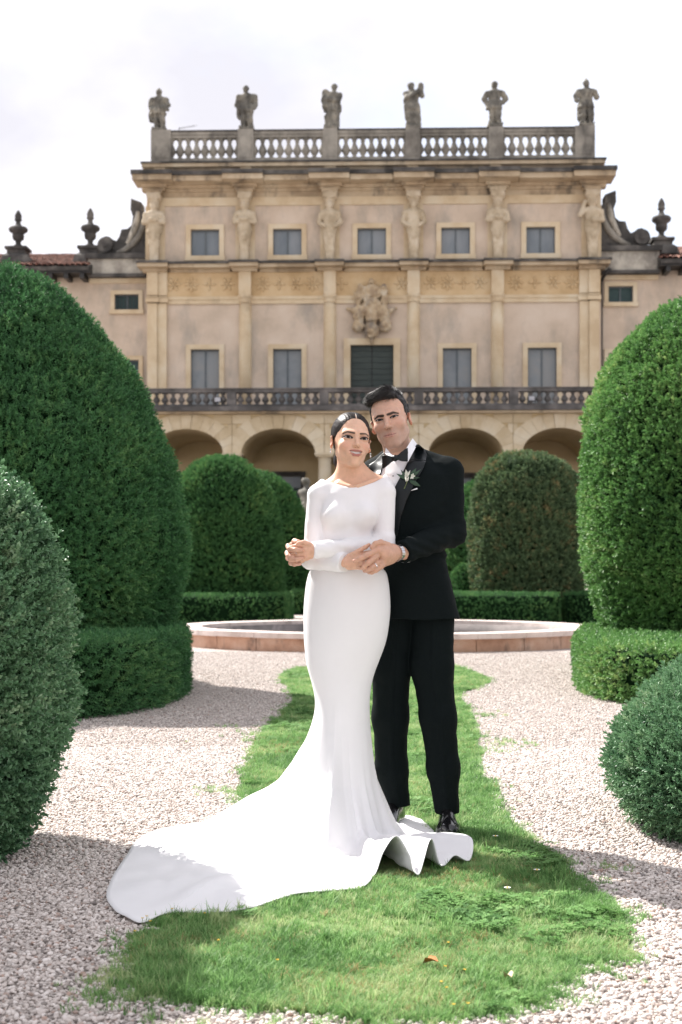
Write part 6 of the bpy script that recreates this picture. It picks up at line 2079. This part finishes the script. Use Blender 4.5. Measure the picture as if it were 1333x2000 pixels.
dn = (Vector((.35, -.75, -.55))); dn = (dn - ax * dn.dot(ax)).normalized()
dc = cw + dn * .034
t1 = ax; t2 = dn.cross(ax)
mb = MB()
def disc(mb, c, r, h, seg=20):
    vs = [tuple(c + (t1 * math.cos(2 * math.pi * k / seg) + t2 * math.sin(2 * math.pi * k / seg)) * r) for k in range(seg)]
    vs2 = [tuple(Vector(q) + dn * h) for q in vs]
    mb.add(vs + vs2, [tuple(range(seg, 2 * seg)), tuple(range(seg - 1, -1, -1))] + [(k, (k + 1) % seg, (k + 1) % seg + seg, k + seg) for k in range(seg)])
disc(mb, dc - dn * .003, .0185, .008)
case = mb.build('watch_case', silver_m); under(case, groom); case.parent = watch; case.matrix_parent_inverse = watch.matrix_parent_inverse.copy()
mb = MB(); disc(mb, dc + dn * .0051, .0155, .0006)
dial = mb.build('watch_dial', patent_m); dial.parent = watch; dial.matrix_parent_inverse = watch.matrix_parent_inverse.copy()
under(ring_mesh(P(733, 1104, 5.403), P(727, 1109, 5.396) - P(739, 1099, 5.410), .0112, .0018).build('ring', silver_m), groom)
cuff = sdf_mesh(lambda p: np.maximum(np.abs(rcone(p, w0 + (w0 - w1) * .2, w0 + (w1 - w0) * .25, .041, .0385)) - .0016, -(((p - (w0 - (w0 - w1) * -.10).astype(np.float32)) @ ((w1 - w0) / np.linalg.norm(w1 - w0)).astype(np.float32)) * -1) ), w0 - .07, w0 + .07, .0024)
under(link('shirt_cuff', np_mesh('shirt_cuff', *cuff), shirt_m), groom)

# ------------------------------------------------------------------ BOUTONNIERE pinned to the lapel
bh = JB.ray_cast(Vector((0, 0, CAM_H)), (Vector(P(796, 938, 6)) - Vector((0, 0, CAM_H))).normalized())[0]
bd0 = (bh.y if bh is not None else 5.69) - .022
bt = empty('boutonniere', tuple(P(796, 938, bd0)))
tag(bt, 'white blossom and dark leaf boutonniere pinned to the black lapel', 'flower')
bleaf = material('boutonniere_leaf', [(.022, .055, .030), (.045, .095, .055)], scale=60, rough=.4, transl=.15)
petal_m = material('white_petal', [(.70, .72, .62), (.84, .84, .78)], scale=90, rough=.5, transl=.25)
stem_m = material('flower_stem', [(.10, .14, .05), (.22, .26, .10)], scale=60, rough=.5)
def leaf_obj(name, mat, a, b, w, cup=.3, fwd=0.0):
    A = Vector(P(a[0], a[1], bd0 + a[2])); B = Vector(P(b[0], b[1], bd0 + b[2]))
    ax_ = (B - A); L_ = ax_.length; ax_.normalize()
    sd = ax_.cross(Vector((0, -1, 0))).normalized(); nn = sd.cross(ax_)
    V, F = [], []
    n = 8
    for i in range(n + 1):
        t = i / n
        ww = w * math.sin(math.pi * min(.02 + t * .98, 1) ** .8)
        c_ = A + ax_ * L_ * t + nn * (fwd * math.sin(math.pi * t) * L_)
        V += [c_ - sd * ww - nn * cup * ww, c_, c_ + sd * ww - nn * cup * ww]
    for i in range(n):
        for j in (0, 1): F.append((3 * i + j, 3 * i + j + 1, 3 * i + j + 4, 3 * i + j + 3))
    o = link(name, np_mesh(name, [tuple(v) for v in V], np.array(F)), mat)
    return under(o, bt)
for a, b, w in (((797, 937, 0), (774, 925, .002), .0062), ((798, 936, .004), (814, 914, .004), .0085), ((800, 936, .002), (823, 916, .0), .0058), ((800, 938, 0), (822, 950, .002), .0085), ((795, 938, .005), (787, 958, .006), .0075), ((799, 934, 0), (821, 933, -.004), .0045), ((796, 936, .004), (783, 917, .004), .0055)):
    leaf_obj('leaf', bleaf, a, b, w, fwd=.08)
for (cx, cy), pet in (((795, 932), [(793, 916), (802, 918), (791, 922), (799, 923), (796, 920)]), ((806, 930), [(808, 924), (812, 930), (802, 936), (807, 936), (803, 926)]), ((795, 940), [(791, 927), (799, 930), (792, 936)])):
    for k, (px_, py_) in enumerate(pet):
        leaf_obj('petal', petal_m, (cx, cy, -.008), (px_, py_, -.014 - .002 * (k % 2)), .0042, cup=-.4, fwd=.15)
for e in ((782, 966), (785, 969), (788, 966)):
    under(MB().tube([tuple(P(797, 937, bd0 - .002)), tuple(P(792, 950, bd0 - .003)), tuple(P(*e, bd0 + .001))], [.0016, .0014, .0012], 6).build('stem', stem_m, None, True), bt)
# ================================================================== SMALL THINGS ON THE LAWN
daisy_m = material('daisy_petal', [(.78, .78, .76), (.85, .85, .83)], scale=50, rough=.6)
yel_m = material('yellow_flower', [(.65, .42, .03), (.78, .55, .06)], scale=60, rough=.6)
dry_m = material('dry_leaf', [(.30, .10, .03), (.50, .20, .06)], scale=40, rough=.8)
pale_leaf = material('pale_dry_leaf', [(.45, .33, .22), (.58, .46, .34)], scale=40, rough=.8)
def daisy(px, py, label):
    g = G(px, py)
    root = empty('daisy', (g[0], g[1], 0)); tag(root, label, 'flower', 'white daisies in the grass')
    MB().tube([(0, 0, 0), (.002, -.002, .03)], .0008, 5).build('stem', stem_m, root)
    mb = MB()
    for k in range(12):
        a = 2 * math.pi * k / 12; c, s = math.cos(a), math.sin(a)
        pts = [(.003, -.0012), (.010, -.0024), (.012, 0), (.010, .0024), (.003, .0012)]
        mb.add([(x * c - y * s + .002, x * s + y * c - .002, .030 + .002 * (i in (1, 2, 3))) for i, (x, y) in enumerate(pts)], [(0, 1, 2, 3, 4)])
    mb.build('petals', daisy_m, root)
    MB().lathe([(.0038, .029), (.003, .033), (.001, .034)], (.002, -.002, 0), 8).build('centre', yel_m, root)
for px_, py_, lab in ((967, 1648, "white daisy in the man's shadow right of his shoe"), (1048, 1716, 'white daisy at the right edge of the shadow on the lawn'), (990, 1752, 'white daisy in the sunny lawn below the shadow')):
    daisy(px_, py_, lab)
def fallen(px, py, size, mat, label, rz):
    g = G(px, py)
    v, f3, f4 = leaf_quad(size, size * .55, .35, .6)
    v = np.stack([v[:, 0], v[:, 2], v[:, 1] + .034], 1)
    me = np_mesh('fallen_leaf', v, [np.array(f3), np.array(f4)])
    o = link('fallen_leaf', me, mat, None, (g[0], g[1], .0), rz); tag(o, label, 'leaf')
fallen(857, 1904, .050, dry_m, 'curled orange dry leaf on the front part of the lawn', 1.0)
fallen(1000, 1935, .045, pale_leaf, 'pale dry leaf lying near the front gravel edge', .3)
ystem = [(285, 1812), (277, 1816), (292, 1822), (262, 1842), (398, 1806), (335, 1797), (377, 1798), (868, 1913), (906, 1920), (860, 1944), (870, 1956), (912, 1988), (884, 1990), (874, 1865), (425, 1860), (540, 1900)]
for i, (px_, py_) in enumerate(ystem):
    g = G(px_, py_)
    root = empty('yellow_wildflower', (g[0], g[1], 0)); tag(root, 'tiny yellow wildflower growing in the lawn', 'flower', 'tiny yellow wildflowers in the lawn')
    MB().tube([(0, 0, 0), (.003, .001, .034)], .0007, 4).build('stem', stem_m, root)
    mb = MB()
    for k in range(5):
        a = 2 * math.pi * k / 5 + i; c, s = math.cos(a), math.sin(a)
        mb.add([(x * c - y * s + .003, x * s + y * c, .034 + .003 * (j == 2)) for j, (x, y) in enumerate(((0, 0), (.003, -.0022), (.0046, 0), (.003, .0022)))], [(0, 1, 2, 3)])
    mb.build('blossom', yel_m, root)
